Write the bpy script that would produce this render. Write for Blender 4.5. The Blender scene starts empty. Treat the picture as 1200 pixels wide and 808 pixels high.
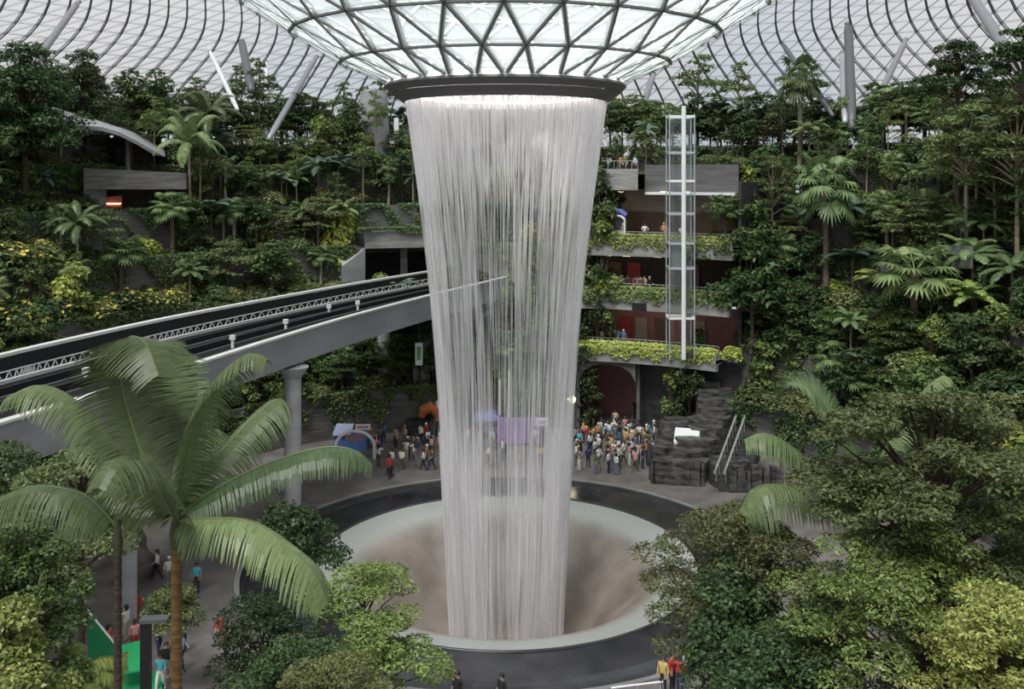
import bpy, math, random
import numpy as np
from mathutils import Vector, Matrix
PI = math.pi
random.seed(7)
RS = np.random.RandomState(11)

# ---------------------------------------------------------------- camera, sky, sun, exposure
sc = bpy.context.scene
col = sc.collection
F, CX, HY, EYE = 1140.0, 600.0, 203.0, 23.8
cam_data = bpy.data.cameras.new('camera')
cam = bpy.data.objects.new('camera', cam_data)
col.objects.link(cam)
cam.location = (0, 0, EYE)
cam.rotation_euler = (PI / 2, 0, 0)
cam_data.sensor_width = 36.0
cam_data.sensor_fit = 'HORIZONTAL'
cam_data.lens = 36.0 * F / 1200.0
cam_data.shift_y = -(404.0 - HY) / 1200.0
cam_data.clip_end = 1000
sc.camera = cam

sc.view_settings.view_transform = 'Standard'
sc.view_settings.look = 'None'
sc.view_settings.gamma = 1.0
sc.view_settings.use_curve_mapping = False
sc.view_settings.exposure = 0.0
sc.cycles.transparent_max_bounces = 24
sc.cycles.max_bounces = 8
sc.cycles.diffuse_bounces = 3

SKY = 1.42
SUN = 10.5
world = bpy.data.worlds.new('world')
sc.world = world
world.use_nodes = True
nt = world.node_tree
bg = nt.nodes['Background']
tc = nt.nodes.new('ShaderNodeTexCoord')
no = nt.nodes.new('ShaderNodeTexNoise')
no.inputs['Scale'].default_value = 2.6
no.inputs['Detail'].default_value = 5
cr = nt.nodes.new('ShaderNodeValToRGB')
cr.color_ramp.elements[0].position = 0.38
cr.color_ramp.elements[0].color = (0.62, 0.73, 0.80, 1)
cr.color_ramp.elements[1].position = 0.60
cr.color_ramp.elements[1].color = (0.86, 0.86, 0.84, 1)
nt.links.new(tc.outputs['Generated'], no.inputs['Vector'])
nt.links.new(no.outputs['Fac'], cr.inputs['Fac'])
nt.links.new(cr.outputs['Color'], bg.inputs['Color'])
bg.inputs['Strength'].default_value = SKY

sun_data = bpy.data.lights.new('sun', 'SUN')
sun_data.energy = SUN
sun_data.angle = math.radians(28)
sun_data.color = (1.0, 0.97, 0.92)
sun = bpy.data.objects.new('sun', sun_data)
sun.rotation_euler = (math.radians(28), math.radians(-14), 0)
col.objects.link(sun)

# ---------------------------------------------------------------- helpers
def P(px, py, Y):
    return Vector(((px - CX) / F * Y, Y, EYE - (py - HY) / F * Y))
CEN = Vector((-0.4, 60.0, 0.0))
def pol(r, phi, z=0.0):
    """polar about the pool centre, phi in degrees, 0 = away from the viewer, + = right"""
    a = math.radians(phi)
    return Vector((CEN.x + r * math.sin(a), CEN.y + r * math.cos(a), z))
def on_ray(px, r):
    k = (px - CX) / F
    a = 1 + k * k
    b = -2 * (k * CEN.x + CEN.y)
    c = CEN.x ** 2 + CEN.y ** 2 - r * r
    d = max(b * b - 4 * a * c, 0)
    Y = (-b + math.sqrt(d)) / (2 * a)
    return Vector((k * Y, Y, 0))
def topx(v):
    return (CX + F * v.x / v.y, HY - F * (v.z - EYE) / v.y)

MATS = {}
def mat(name, color, rough=0.7, metal=0.0, emis=None, estr=0.0, spec=0.5):
    if name in MATS: return MATS[name]
    m = bpy.data.materials.new(name); m.use_nodes = True
    b = m.node_tree.nodes['Principled BSDF']
    b.inputs['Base Color'].default_value = (*color, 1)
    b.inputs['Roughness'].default_value = rough
    b.inputs['Metallic'].default_value = metal
    b.inputs['Specular IOR Level'].default_value = spec
    if emis:
        b.inputs['Emission Color'].default_value = (*emis, 1)
        b.inputs['Emission Strength'].default_value = estr
    MATS[name] = m
    return m
def noise_mat(name, c0, c1, scale=(1, 1, 1), rough=0.8, bump=0.0, detail=4, lo=0.35, hi=0.65, spec=0.5, nscale=1.0):
    m = mat(name, c0, rough, spec=spec)
    n = m.node_tree; b = n.nodes['Principled BSDF']
    t = n.nodes.new('ShaderNodeTexCoord'); mp = n.nodes.new('ShaderNodeMapping')
    mp.inputs['Scale'].default_value = scale
    x = n.nodes.new('ShaderNodeTexNoise'); x.inputs['Scale'].default_value = nscale; x.inputs['Detail'].default_value = detail
    r = n.nodes.new('ShaderNodeValToRGB')
    r.color_ramp.elements[0].position = lo; r.color_ramp.elements[0].color = (*c0, 1)
    r.color_ramp.elements[1].position = hi; r.color_ramp.elements[1].color = (*c1, 1)
    n.links.new(t.outputs['Object'], mp.inputs['Vector']); n.links.new(mp.outputs[0], x.inputs['Vector'])
    n.links.new(x.outputs['Fac'], r.inputs['Fac']); n.links.new(r.outputs['Color'], b.inputs['Base Color'])
    if bump:
        bp = n.nodes.new('ShaderNodeBump'); bp.inputs['Strength'].default_value = bump; bp.inputs['Distance'].default_value = 0.05
        n.links.new(x.outputs['Fac'], bp.inputs['Height']); n.links.new(bp.outputs[0], b.inputs['Normal'])
    return m
def leaf_mat(name, c0, c1, rough=0.45, trans=0.25):
    m = bpy.data.materials.new(name); m.use_nodes = True
    n = m.node_tree; b = n.nodes['Principled BSDF']; out = n.nodes['Material Output']
    g = n.nodes.new('ShaderNodeNewGeometry'); oi = n.nodes.new('ShaderNodeObjectInfo')
    mx = n.nodes.new('ShaderNodeMix'); mx.data_type = 'RGBA'
    mx.inputs['A'].default_value = (*c0, 1); mx.inputs['B'].default_value = (*c1, 1)
    hs = n.nodes.new('ShaderNodeHueSaturation'); hs.inputs['Saturation'].default_value = 0.88
    mr = n.nodes.new('ShaderNodeMapRange')
    mr.inputs['To Min'].default_value = 0.6; mr.inputs['To Max'].default_value = 1.45
    mh = n.nodes.new('ShaderNodeMapRange')
    mh.inputs['To Min'].default_value = 0.475; mh.inputs['To Max'].default_value = 0.52
    wn = n.nodes.new('ShaderNodeMath'); wn.operation = 'FRACT'
    ml = n.nodes.new('ShaderNodeMath'); ml.operation = 'MULTIPLY'; ml.inputs[1].default_value = 7.31
    n.links.new(g.outputs['Random Per Island'], mx.inputs['Factor'])
    n.links.new(mx.outputs['Result'], hs.inputs['Color'])
    n.links.new(oi.outputs['Random'], mr.inputs['Value']); n.links.new(mr.outputs[0], hs.inputs['Value'])
    n.links.new(oi.outputs['Random'], ml.inputs[0]); n.links.new(ml.outputs[0], wn.inputs[0])
    n.links.new(wn.outputs[0], mh.inputs['Value']); n.links.new(mh.outputs[0], hs.inputs['Hue'])
    n.links.new(hs.outputs['Color'], b.inputs['Base Color'])
    b.inputs['Roughness'].default_value = rough
    b.inputs['Specular IOR Level'].default_value = 0.35
    tr = n.nodes.new('ShaderNodeBsdfTranslucent'); ms = n.nodes.new('ShaderNodeMixShader')
    ms.inputs[0].default_value = trans
    n.links.new(hs.outputs['Color'], tr.inputs['Color'])
    n.links.new(b.outputs[0], ms.inputs[1]); n.links.new(tr.outputs[0], ms.inputs[2])
    n.links.new(ms.outputs[0], out.inputs['Surface'])
    MATS[name] = m
    return m
def glass_mat(name, tint, tfac, refl=(0.9, 0.9, 0.9), rough=0.05, white=0.0, wcol=(0.8, 0.8, 0.82)):
    m = bpy.data.materials.new(name); m.use_nodes = True
    n = m.node_tree; out = n.nodes['Material Output']
    for x in list(n.nodes):
        if x != out: n.nodes.remove(x)
    t = n.nodes.new('ShaderNodeBsdfTransparent'); t.inputs[0].default_value = (*tint, 1)
    g = n.nodes.new('ShaderNodeBsdfGlossy'); g.inputs['Color'].default_value = (*refl, 1); g.inputs['Roughness'].default_value = rough
    ms = n.nodes.new('ShaderNodeMixShader'); ms.inputs[0].default_value = 1 - tfac
    n.links.new(t.outputs[0], ms.inputs[1]); n.links.new(g.outputs[0], ms.inputs[2])
    last = ms
    if white:
        d = n.nodes.new('ShaderNodeBsdfDiffuse'); d.inputs[0].default_value = (*wcol, 1)
        tl = n.nodes.new('ShaderNodeBsdfTranslucent'); tl.inputs[0].default_value = (*wcol, 1)
        m1 = n.nodes.new('ShaderNodeMixShader'); m1.inputs[0].default_value = 0.6
        n.links.new(d.outputs[0], m1.inputs[1]); n.links.new(tl.outputs[0], m1.inputs[2])
        m2 = n.nodes.new('ShaderNodeMixShader'); m2.inputs[0].default_value = white
        n.links.new(ms.outputs[0], m2.inputs[1]); n.links.new(m1.outputs[0], m2.inputs[2])
        last = m2
    n.links.new(last.outputs[0], out.inputs['Surface'])
    MATS[name] = m
    return m

class MB:
    def __init__(s): s.v = []; s.f = []; s.m = []
    def quad(s, a, b, c, d, m=0):
        n = len(s.v); s.v += [tuple(a), tuple(b), tuple(c), tuple(d)]; s.f.append((n, n + 1, n + 2, n + 3)); s.m.append(m)
    def hexa(s, p, m=0):
        """8 points: bottom 4 ccw, top 4 ccw"""
        n = len(s.v); s.v += [tuple(x) for x in p]
        for f in ((3, 2, 1, 0), (4, 5, 6, 7), (0, 1, 5, 4), (1, 2, 6, 5), (2, 3, 7, 6), (3, 0, 4, 7)):
            s.f.append(tuple(n + i for i in f)); s.m.append(m)
    def box(s, c, size, rz=0.0, m=0, taper=1.0):
        c = Vector(c); hx, hy, hz = size[0] / 2, size[1] / 2, size[2] / 2
        R = Matrix.Rotation(rz, 3, 'Z')
        pts = []
        for z, t in ((-hz, 1.0), (hz, taper)):
            for x, y in ((-hx, -hy), (hx, -hy), (hx, hy), (-hx, hy)):
                pts.append(c + R @ Vector((x * t, y * t, z)))
        s.hexa(pts, m)
    def beam(s, p, q, w, h, up=Vector((0, 0, 1)), m=0, off=0.0):
        p = Vector(p); q = Vector(q); d = (q - p)
        if d.length < 1e-6: return
        d.normalize(); sd = d.cross(up)
        if sd.length < 1e-4: sd = Vector((1, 0, 0))
        sd.normalize(); u = sd.cross(d)
        p = p + u * off; q = q + u * off
        a, b = sd * w / 2, u * h / 2
        s.hexa([p - a - b, p + a - b, q + a - b, q - a - b, p - a + b, p + a + b, q + a + b, q - a + b], m)
    def tube(s, pts, rad, n=8, m=0, cap=True):
        pts = [Vector(p) for p in pts]
        if not hasattr(rad, '__len__'): rad = [rad] * len(pts)
        base = len(s.v)
        prev = None
        for i, p in enumerate(pts):
            d = (pts[min(i + 1, len(pts) - 1)] - pts[max(i - 1, 0)]).normalized()
            if prev is None:
                a = d.orthogonal().normalized()
            else:
                a = (prev - d * prev.dot(d)); a.normalize()
            prev = a; b = d.cross(a)
            for k in range(n):
                t = 2 * PI * k / n
                s.v.append(tuple(p + (a * math.cos(t) + b * math.sin(t)) * rad[i]))
        for i in range(len(pts) - 1):
            for k in range(n):
                k2 = (k + 1) % n
                s.f.append((base + i * n + k, base + i * n + k2, base + (i + 1) * n + k2, base + (i + 1) * n + k)); s.m.append(m)
        if cap:
            s.f.append(tuple(base + k for k in reversed(range(n)))); s.m.append(m)
            e = base + (len(pts) - 1) * n
            s.f.append(tuple(e + k for k in range(n))); s.m.append(m)
    def lathe(s, prof, cen=(0, 0), n=64, m=0, a0=0, a1=360, closed=False):
        base = len(s.v); full = abs(a1 - a0 - 360) < 1e-6
        cnt = n if full else n + 1
        for k in range(cnt):
            a = math.radians(a0 + (a1 - a0) * k / n)
            for r, z in prof:
                s.v.append((cen[0] + r * math.sin(a), cen[1] + r * math.cos(a), z))
        L = len(prof)
        for k in range(n):
            k2 = (k + 1) % cnt
            for i in range(L if closed else L - 1):
                j = (i + 1) % L
                s.f.append((base + k * L + i, base + k * L + j, base + k2 * L + j, base + k2 * L + i)); s.m.append(m)
    def build(s, name, mats, parent=None, smooth=False, loc=None):
        me = bpy.data.meshes.new(name)
        v = s.v
        if loc is not None:
            v = [(x - loc[0], y - loc[1], z - loc[2]) for x, y, z in v]
        me.from_pydata(v, [], s.f)
        if not isinstance(mats, (list, tuple)): mats = [mats]
        for x in mats: me.materials.append(x)
        if len(mats) > 1: me.polygons.foreach_set('material_index', s.m)
        if smooth: me.polygons.foreach_set('use_smooth', [True] * len(me.polygons))
        me.update()
        o = bpy.data.objects.new(name, me); col.objects.link(o)
        if loc is not None: o.location = loc
        if parent is not None: o.parent = parent
        return o

def quads_mesh(name, V, mats, midx=None):
    """V: (N,4,3) array of separate quads"""
    N = len(V)
    me = bpy.data.meshes.new(name)
    me.vertices.add(N * 4); me.vertices.foreach_set('co', np.ascontiguousarray(V, dtype=np.float32).ravel())
    me.loops.add(N * 4); me.loops.foreach_set('vertex_index', np.arange(N * 4, dtype=np.int32))
    me.polygons.add(N); me.polygons.foreach_set('loop_start', np.arange(N, dtype=np.int32) * 4)
    if not isinstance(mats, (list, tuple)): mats = [mats]
    for x in mats: me.materials.append(x)
    if midx is not None: me.polygons.foreach_set('material_index', np.asarray(midx, dtype=np.int32))
    me.update(calc_edges=True); me.validate()
    return me
def link(name, me, parent=None, loc=(0, 0, 0)):
    o = bpy.data.objects.new(name, me); col.objects.link(o); o.location = loc
    if parent is not None: o.parent = parent
    return o
def unit(a): return a / np.maximum(np.linalg.norm(a, axis=-1, keepdims=True), 1e-9)
def leaves(cen, nrm, L, W, rs, fold=0.0):
    """diamond leaves at cen with normal nrm"""
    N = len(cen)
    r = unit(rs.normal(size=(N, 3)))
    d = unit(np.cross(nrm, r)); s = np.cross(nrm, d)
    k = rs.uniform(0.65, 1.25, (N, 1))
    l = L * k; w = W * k
    droop = nrm * l * 0.18
    V = np.stack([cen - d * l / 2 - droop * 0.5, cen + s * w / 2 - d * l * 0.05, cen + d * l / 2 - droop, cen - s * w / 2 - d * l * 0.05], 1)
    return V
def tag(o, label=None, cat=None, group=None, kind=None):
    if label: o['label'] = label
    if cat: o['category'] = cat
    if group: o['group'] = group
    if kind: o['kind'] = kind
    return o
def empty(name, loc=(0, 0, 0), rz=0.0):
    o = bpy.data.objects.new(name, None); o.empty_display_size = 0.3
    col.objects.link(o); o.location = loc; o.rotation_euler = (0, 0, rz)
    return o
KIDS = {}
def copy_tree(root, loc, rz=0.0, s=1.0):
    r = root.copy(); col.objects.link(r)
    r.location = loc; r.rotation_euler = (0, 0, rz); r.scale = (s, s, s) if not hasattr(s, '__len__') else s
    for ch in KIDS[root.name]:
        c = ch.copy(); col.objects.link(c); c.parent = r
    return r
ORD = ['first', 'second', 'third', 'fourth', 'fifth', 'sixth', 'seventh', 'eighth', 'ninth', 'tenth', 'eleventh', 'twelfth', 'thirteenth',
       'fourteenth', 'fifteenth', 'sixteenth', 'seventeenth', 'eighteenth', 'nineteenth']
def ordinal(i, n):
    """i from 0"""
    if i == 0: return 'leftmost'
    if i < 19: return ORD[i] + ' from left'
    tens = {2: 'twenty', 3: 'thirty', 4: 'forty', 5: 'fifty', 6: 'sixty', 7: 'seventy', 8: 'eighty', 9: 'ninety'}
    j = i + 1
    if j == 20: return 'twentieth from left'
    if j % 10 == 0: return tens[j // 10][:-1] + 'ieth from left'
    return tens[j // 10] + '-' + ORD[j % 10 - 1] + ' from left'

# ---------------------------------------------------------------- materials
M_STONE = noise_mat('board_stone', (0.07, 0.068, 0.065), (0.15, 0.145, 0.14), (0.5, 0.5, 7), 0.85)
M_DARKSTONE = noise_mat('dark_stone', (0.018, 0.018, 0.02), (0.06, 0.058, 0.06), (1, 1, 5), 0.5)
M_SOIL = noise_mat('soil', (0.02, 0.022, 0.012), (0.05, 0.05, 0.028), (1, 1, 1), 0.95)
M_CONC = noise_mat('concrete', (0.30, 0.30, 0.31), (0.38, 0.38, 0.39), (0.25, 0.25, 1.0), 0.75)
M_CONCD = noise_mat('concrete_dark', (0.17, 0.17, 0.165), (0.26, 0.26, 0.25), (0.5, 0.5, 3), 0.8)
M_PAVE = noise_mat('paving', (0.12, 0.11, 0.105), (0.20, 0.185, 0.175), (0.6, 0.6, 0.6), 0.45)
M_CAP = mat('white_coping', (0.62, 0.62, 0.60), 0.6)
M_TRACK = mat('track_black', (0.012, 0.012, 0.014), 0.45)
M_RAIL = mat('rail_grey', (0.35, 0.35, 0.36), 0.4, 0.4)
M_WHITE = mat('white_paint', (0.75, 0.76, 0.77), 0.45)
M_STEEL = mat('steel_grey', (0.42, 0.43, 0.45), 0.45, 0.2)
M_STEELD = mat('steel_dark', (0.12, 0.125, 0.13), 0.5, 0.2)
M_BARK = noise_mat('bark', (0.07, 0.05, 0.035), (0.14, 0.105, 0.075), (2, 2, 9), 0.9)
M_BARKD = noise_mat('bark_dark', (0.025, 0.018, 0.012), (0.07, 0.045, 0.028), (3, 3, 14), 0.85)
M_BARKP = noise_mat('bark_pale', (0.20, 0.17, 0.12), (0.33, 0.29, 0.21), (2, 2, 12), 0.85)
M_BARKO = noise_mat('bark_ochre', (0.09, 0.05, 0.015), (0.17, 0.10, 0.03), (3, 3, 14), 0.8)
L_DARK = leaf_mat('leaf_dark', (0.020, 0.047, 0.014), (0.088, 0.149, 0.038))
L_MID = leaf_mat('leaf_mid', (0.041, 0.081, 0.019), (0.162, 0.243, 0.054))
L_OLIVE = leaf_mat('leaf_olive', (0.068, 0.095, 0.024), (0.216, 0.257, 0.081))
L_BRIGHT = leaf_mat('leaf_bright', (0.085, 0.13, 0.022), (0.36, 0.44, 0.09))
L_LIME = leaf_mat('leaf_lime', (0.162, 0.257, 0.027), (0.486, 0.567, 0.081))
L_YEL = leaf_mat('leaf_yellow', (0.405, 0.351, 0.027), (0.800, 0.675, 0.081))
L_BLUE = leaf_mat('leaf_bluish', (0.034, 0.074, 0.041), (0.149, 0.230, 0.149))
L_PALM = leaf_mat('leaf_palm', (0.068, 0.121, 0.034), (0.216, 0.297, 0.108), 0.35)
L_HERO = leaf_mat('leaf_hero_palm', (0.085, 0.14, 0.045), (0.15, 0.22, 0.075), 0.38, 0.2)
L_IVY = leaf_mat('leaf_ivy', (0.054, 0.095, 0.020), (0.257, 0.338, 0.081))
# ---------------------------------------------------------------- ground, pool
fl = MB()
fl.lathe([(16.0, 0.0), (31.2, 0.0), (62, 0.0), (97, 0.0)], (CEN.x, CEN.y), 96)
tag(fl.build('floor', M_PAVE), kind='structure')
PR = 11.7
pool = empty('fountain_pool', (CEN.x, CEN.y, 0))
tag(pool, 'round sunken pool with black stone surround that catches the waterfall', 'pool')
m = noise_mat('black_granite', (0.016, 0.016, 0.019), (0.038, 0.038, 0.044), (0.5, 0.5, 0.5), 0.16, 0.12, 6, spec=0.6)
b = MB(); b.lathe([(PR + 0.12, 0.02), (13, 0.035), (14.5, 0.04), (15.85, 0.05), (15.85, -0.3)], (0, 0), 128)
b.build('stone_surround', m, pool, True)
b = MB(); b.lathe([(15.82, 0.0), (15.82, 0.14), (16.12, 0.14), (16.12, 0.0)], (0, 0), 128)
b.build('curb', M_CONCD, pool)
b = MB(); b.lathe([(PR + 0.14, 0.0), (PR + 0.14, 0.09), (PR + 0.02, 0.11), (PR - 0.05, 0.03), (PR - 0.05, -0.3)], (0, 0), 128)
b.build('rim', mat('rim_dark', (0.03, 0.03, 0.032), 0.25), pool, True)
# basin: film of water over a brown funnel
m = bpy.data.materials.new('basin_water'); m.use_nodes = True
n = m.node_tree; bs = n.nodes['Principled BSDF']
t = n.nodes.new('ShaderNodeTexCoord'); x = n.nodes.new('ShaderNodeTexNoise'); x.inputs['Scale'].default_value = 0.35; x.inputs['Detail'].default_value = 5
r = n.nodes.new('ShaderNodeValToRGB')
r.color_ramp.elements[0].position = .35; r.color_ramp.elements[0].color = (0.16, 0.135, 0.115, 1)
r.color_ramp.elements[1].position = .68; r.color_ramp.elements[1].color = (0.30, 0.26, 0.225, 1)
x2 = n.nodes.new('ShaderNodeTexNoise'); x2.inputs['Scale'].default_value = 3.0; x2.inputs['Detail'].default_value = 4
bp = n.nodes.new('ShaderNodeBump'); bp.inputs['Strength'].default_value = 0.25; bp.inputs['Distance'].default_value = 0.05
n.links.new(t.outputs['Object'], x.inputs['Vector']); n.links.new(t.outputs['Object'], x2.inputs['Vector'])
n.links.new(x.outputs['Fac'], r.inputs['Fac']); n.links.new(r.outputs[0], bs.inputs['Base Color'])
n.links.new(x2.outputs['Fac'], bp.inputs['Height']); n.links.new(bp.outputs[0], bs.inputs['Normal'])
bs.inputs['Roughness'].default_value = 0.3; bs.inputs['Specular IOR Level'].default_value = 0.7
# foam plus grazing roof reflection, painted into the colour, fading inwards from the lip
ln_ = n.nodes.new('ShaderNodeVectorMath'); ln_.operation = 'LENGTH'; cx_ = n.nodes.new('ShaderNodeVectorMath'); cx_.operation = 'MULTIPLY'; cx_.inputs[1].default_value = (1, 1, 0)
mr_ = n.nodes.new('ShaderNodeMapRange'); mr_.inputs['From Min'].default_value = 8.6; mr_.inputs['From Max'].default_value = 10.2; mr_.interpolation_type = 'SMOOTHSTEP'
mx_ = n.nodes.new('ShaderNodeMix'); mx_.data_type = 'RGBA'; mx_.inputs['B'].default_value = (0.34, 0.36, 0.34, 1)
n.links.new(t.outputs['Object'], cx_.inputs[0]); n.links.new(cx_.outputs[0], ln_.inputs[0]); n.links.new(ln_.outputs['Value'], mr_.inputs['Value'])
n.links.new(mr_.outputs[0], mx_.inputs['Factor']); n.links.new(r.outputs[0], mx_.inputs['A']); n.links.new(mx_.outputs['Result'], bs.inputs['Base Color'])
M_BASIN = m
# white water sliding over the lip
m = bpy.data.materials.new('lip_water'); m.use_nodes = True
n = m.node_tree; bs = n.nodes['Principled BSDF']; out = n.nodes['Material Output']
bs.inputs['Base Color'].default_value = (0.46, 0.48, 0.46, 1); bs.inputs['Roughness'].default_value = 0.35
M_LIP = m
prof = [(PR - 0.05, 0.0), (11.2, -0.06), (10.6, -0.16), (10.0, -0.30), (9.5, -0.46), (9.0, -0.68), (8.5, -0.98), (8.0, -1.36), (7.4, -1.9), (6.8, -2.5), (6.0, -3.3), (5.0, -4.3), (4.0, -5.2), (2.6, -6.0), (0.01, -6.3)]
b = MB(); b.lathe(prof, (0, 0), 128); b.build('basin', M_BASIN, pool, True)

# ---------------------------------------------------------------- glass roof (torus dome sinking to the oculus)
RP = [(6.9, 29.3), (10.3, 30.7), (13.3, 32.5), (17, 34.8), (22, 37.9), (30, 41.8), (40, 45), (50, 46), (60, 45), (70, 41.5), (78, 37), (85, 31), (90, 24), (94, 14), (96.5, 0)]
def roof_pt(s):
    """s = arc parameter 0..len(RP)-1 (Catmull-Rom)"""
    i = min(int(s), len(RP) - 2); t = s - i
    p0 = RP[max(i - 1, 0)]; p1 = RP[i]; p2 = RP[i + 1]; p3 = RP[min(i + 2, len(RP) - 1)]
    o = []
    for k in (0, 1):
        o.append(0.5 * ((2 * p1[k]) + (-p0[k] + p2[k]) * t + (2 * p0[k] - 5 * p1[k] + 4 * p2[k] - p3[k]) * t * t + (-p0[k] + 3 * p1[k] - 3 * p2[k] + p3[k]) * t ** 3))
    return o
dense = [roof_pt(i / 20.0) for i in range(20 * (len(RP) - 1) + 1)]
arc = [0.0]
for i in range(1, len(dense)):
    arc.append(arc[-1] + math.hypot(dense[i][0] - dense[i - 1][0], dense[i][1] - dense[i - 1][1]))
def roof_at(a):
    return np.interp(a, arc, [d[0] for d in dense]), np.interp(a, arc, [d[1] for d in dense])
def a_of_r(r): return float(np.interp(r, [d[0] for d in dense], arc))
def roof_z(r): return float(np.interp(r, [d[0] for d in dense], [d[1] for d in dense]))
def beams_mesh(E, w, h, off=0.0):
    """E: (N,2,3) segments; boxes with height along the roof normal (approx. away from the torus core)"""
    p, q = E[:, 0], E[:, 1]
    d = unit(q - p)
    mid = (p + q) / 2
    rad = mid[:, :2] - np.array([CEN.x, CEN.y]); rr = np.linalg.norm(rad, axis=1)
    nz = np.interp(rr, [x[0] for x in dense], np.gradient([x[1] for x in dense], [x[0] for x in dense]))
    nrm = unit(np.concatenate([-rad / rr[:, None] * nz[:, None], np.ones((len(rr), 1))], 1))
    s = unit(np.cross(d, nrm)); u = np.cross(s, d)
    p = p + u * off; q = q + u * off
    a = s * w / 2; b_ = u * h / 2
    c = [p - a - b_, p + a - b_, q + a - b_, q - a - b_, p - a + b_, p + a + b_, q + a + b_, q - a + b_]
    V = []
    for f in ((3, 2, 1, 0), (4, 5, 6, 7), (0, 1, 5, 4), (2, 3, 7, 6)):
        V.append(np.stack([c[i] for i in f], 1))
    return np.concatenate(V, 0)
def ring_nodes(a, n, sh):
    r, z = roof_at(a)
    th = 2 * PI * (np.arange(n) + sh) / n
    return np.stack([CEN.x + r * np.sin(th), CEN.y + r * np.cos(th), np.full(n, z)], 1)
ceil = empty('ceiling', (0, 0, 0)); tag(ceil, kind='structure')
# funnel: staggered triangles
def tri_zone(a0, a1, rows, n, sh0):
    rings = [ring_nodes(a0 + (a1 - a0) * k / rows, n, sh0 + 0.5 * k) for k in range(rows + 1)]
    E = []; T = []
    for k in range(rows + 1):
        R = rings[k]; E += [np.stack([R, np.roll(R, -1, 0)], 1)]
        if k < rows:
            N = rings[k + 1]   # N[i] sits between R[i] and R[i+1]
            E += [np.stack([R, N], 1), np.stack([np.roll(R, -1, 0), N], 1)]
    return rings, np.concatenate(E, 0)
aA, aB, aC = a_of_r(6.9), a_of_r(24.5), a_of_r(46)
ringsA, EA = tri_zone(aA, aB, 6, 28, 0.0)
ringsB, EB = tri_zone(aB, aC, 9, 56, 0.0)
NC, RC = 192, 34
aEnd = arc[-1]
def ring_wave(k):
    s = k / RC; r, z = roof_at(aC + (aEnd - aC) * s)
    th = 2 * PI * np.arange(NC) / NC
    th = th + 0.030 * math.sin(s * 2 * PI * 2.2) * np.tanh(2.5 * np.sin(th))
    return np.stack([CEN.x + r * np.sin(th), CEN.y + r * np.cos(th), np.full(NC, z)], 1)
rC = [ring_wave(k) for k in range(RC + 1)]
Erad, Ering = [], []
for k in range(RC + 1):
    Ering.append(np.stack([rC[k], np.roll(rC[k], -1, 0)], 1))
    if k < RC:
        Erad.append(np.stack([rC[k], rC[k + 1]], 1))
        sgn = 1
        Ering.append(np.stack([rC[k], np.roll(rC[k + 1], sgn, 0)], 1))
Erad = np.concatenate(Erad, 0); Ering = np.concatenate(Ering, 0)
M_FUN = mat('funnel_frame', (0.72, 0.75, 0.72), 0.5, 0.1)
M_FUNE = mat('funnel_frame_edge', (0.09, 0.10, 0.10), 0.5, 0.1)
M_FAR = mat('dome_frame_light', (0.62, 0.62, 0.64), 0.5)
M_FARD = mat('dome_frame_rib', (0.17, 0.175, 0.19), 0.5)
link('funnel_frame', quads_mesh('funnel_frame', beams_mesh(EA, 0.26, 0.34), M_FUN), ceil)
link('funnel_flange', quads_mesh('funnel_flange', beams_mesh(EA, 0.08, 0.10, -0.20), M_FUNE), ceil)
link('middle_frame', quads_mesh('middle_frame', beams_mesh(EB, 0.10, 0.22), M_FAR), ceil)  # pale colour stands in for the glare that washes this frame out
link('dome_ribs', quads_mesh('dome_ribs', beams_mesh(Erad, 0.18, 0.36, -0.1), M_FARD), ceil)
link('dome_purlins', quads_mesh('dome_purlins', beams_mesh(Ering, 0.07, 0.16), M_FAR), ceil)
g1 = glass_mat('funnel_glass', (0.88, 0.90, 0.905), 0.93, (0.7, 0.8, 0.75), 0.05, white=0.5, wcol=(0.66, 0.70, 0.72))
g2 = glass_mat('dome_glass', (0.55, 0.55, 0.57), 0.93, white=0.26, wcol=(0.46, 0.46, 0.485))
b = MB(); b.lathe([roof_at(aA + (aB - aA) * k / 12) for k in range(13)], (CEN.x, CEN.y), 56); b.build('funnel_glazing', g1, ceil, True)
b = MB(); b.lathe([roof_at(aB + (aEnd - aB) * k / 40) for k in range(41)], (CEN.x, CEN.y), 112); b.build('dome_glazing', g2, ceil, True)

# oculus ring
oc = empty('oculus_ring', (CEN.x, CEN.y, 28.1))
tag(oc, 'dark grey ring hanging at the foot of the glass funnel where the water starts', 'ring')
def z(v): return v - 28.1
b = MB(); b.lathe([(7.38, z(29.16)), (7.42, z(29.04)), (7.05, z(28.66))], (0, 0), 96); b.lathe([(7.0, z(28.66)), (6.97, z(28.6)), (6.3, z(28.12)), (6.15, z(28.14))], (0, 0), 96)
b.build('fascia', mat('ring_grey', (0.13, 0.125, 0.125), 0.55), oc, False)
b = MB(); b.lathe([(7.38, z(29.17)), (7.2, z(29.42)), (6.9, z(29.45)), (6.6, z(29.2))], (0, 0), 96); b.build('ledge', M_WHITE, oc, True)
b = MB(); b.lathe([(6.15, z(28.14)), (6.05, z(28.5)), (5.9, z(29.3)), (5.2, z(29.6)), (3.4, z(29.75)), (3.4, z(29.85)), (6.2, z(29.7))], (0, 0), 96)
b.build('inner_wall', mat('ring_white', (0.8, 0.79, 0.78), 0.5), oc, True)
b = MB()
b.lathe([(5.55, z(28.55)), (5.65, z(28.48)), (5.75, z(28.55)), (5.65, z(28.62))], (0, 0), 96, closed=True)
b.build('light_ring', mat('lamp_white', (1, 1, 1), 0.5, emis=(1.0, 0.95, 0.92), estr=9), oc, True)
b = MB(); b.lathe([(2.0, z(28.95)), (2.15, z(28.88)), (2.3, z(28.95)), (2.15, z(29.02))], (0, 0), 48, closed=True)
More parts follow.
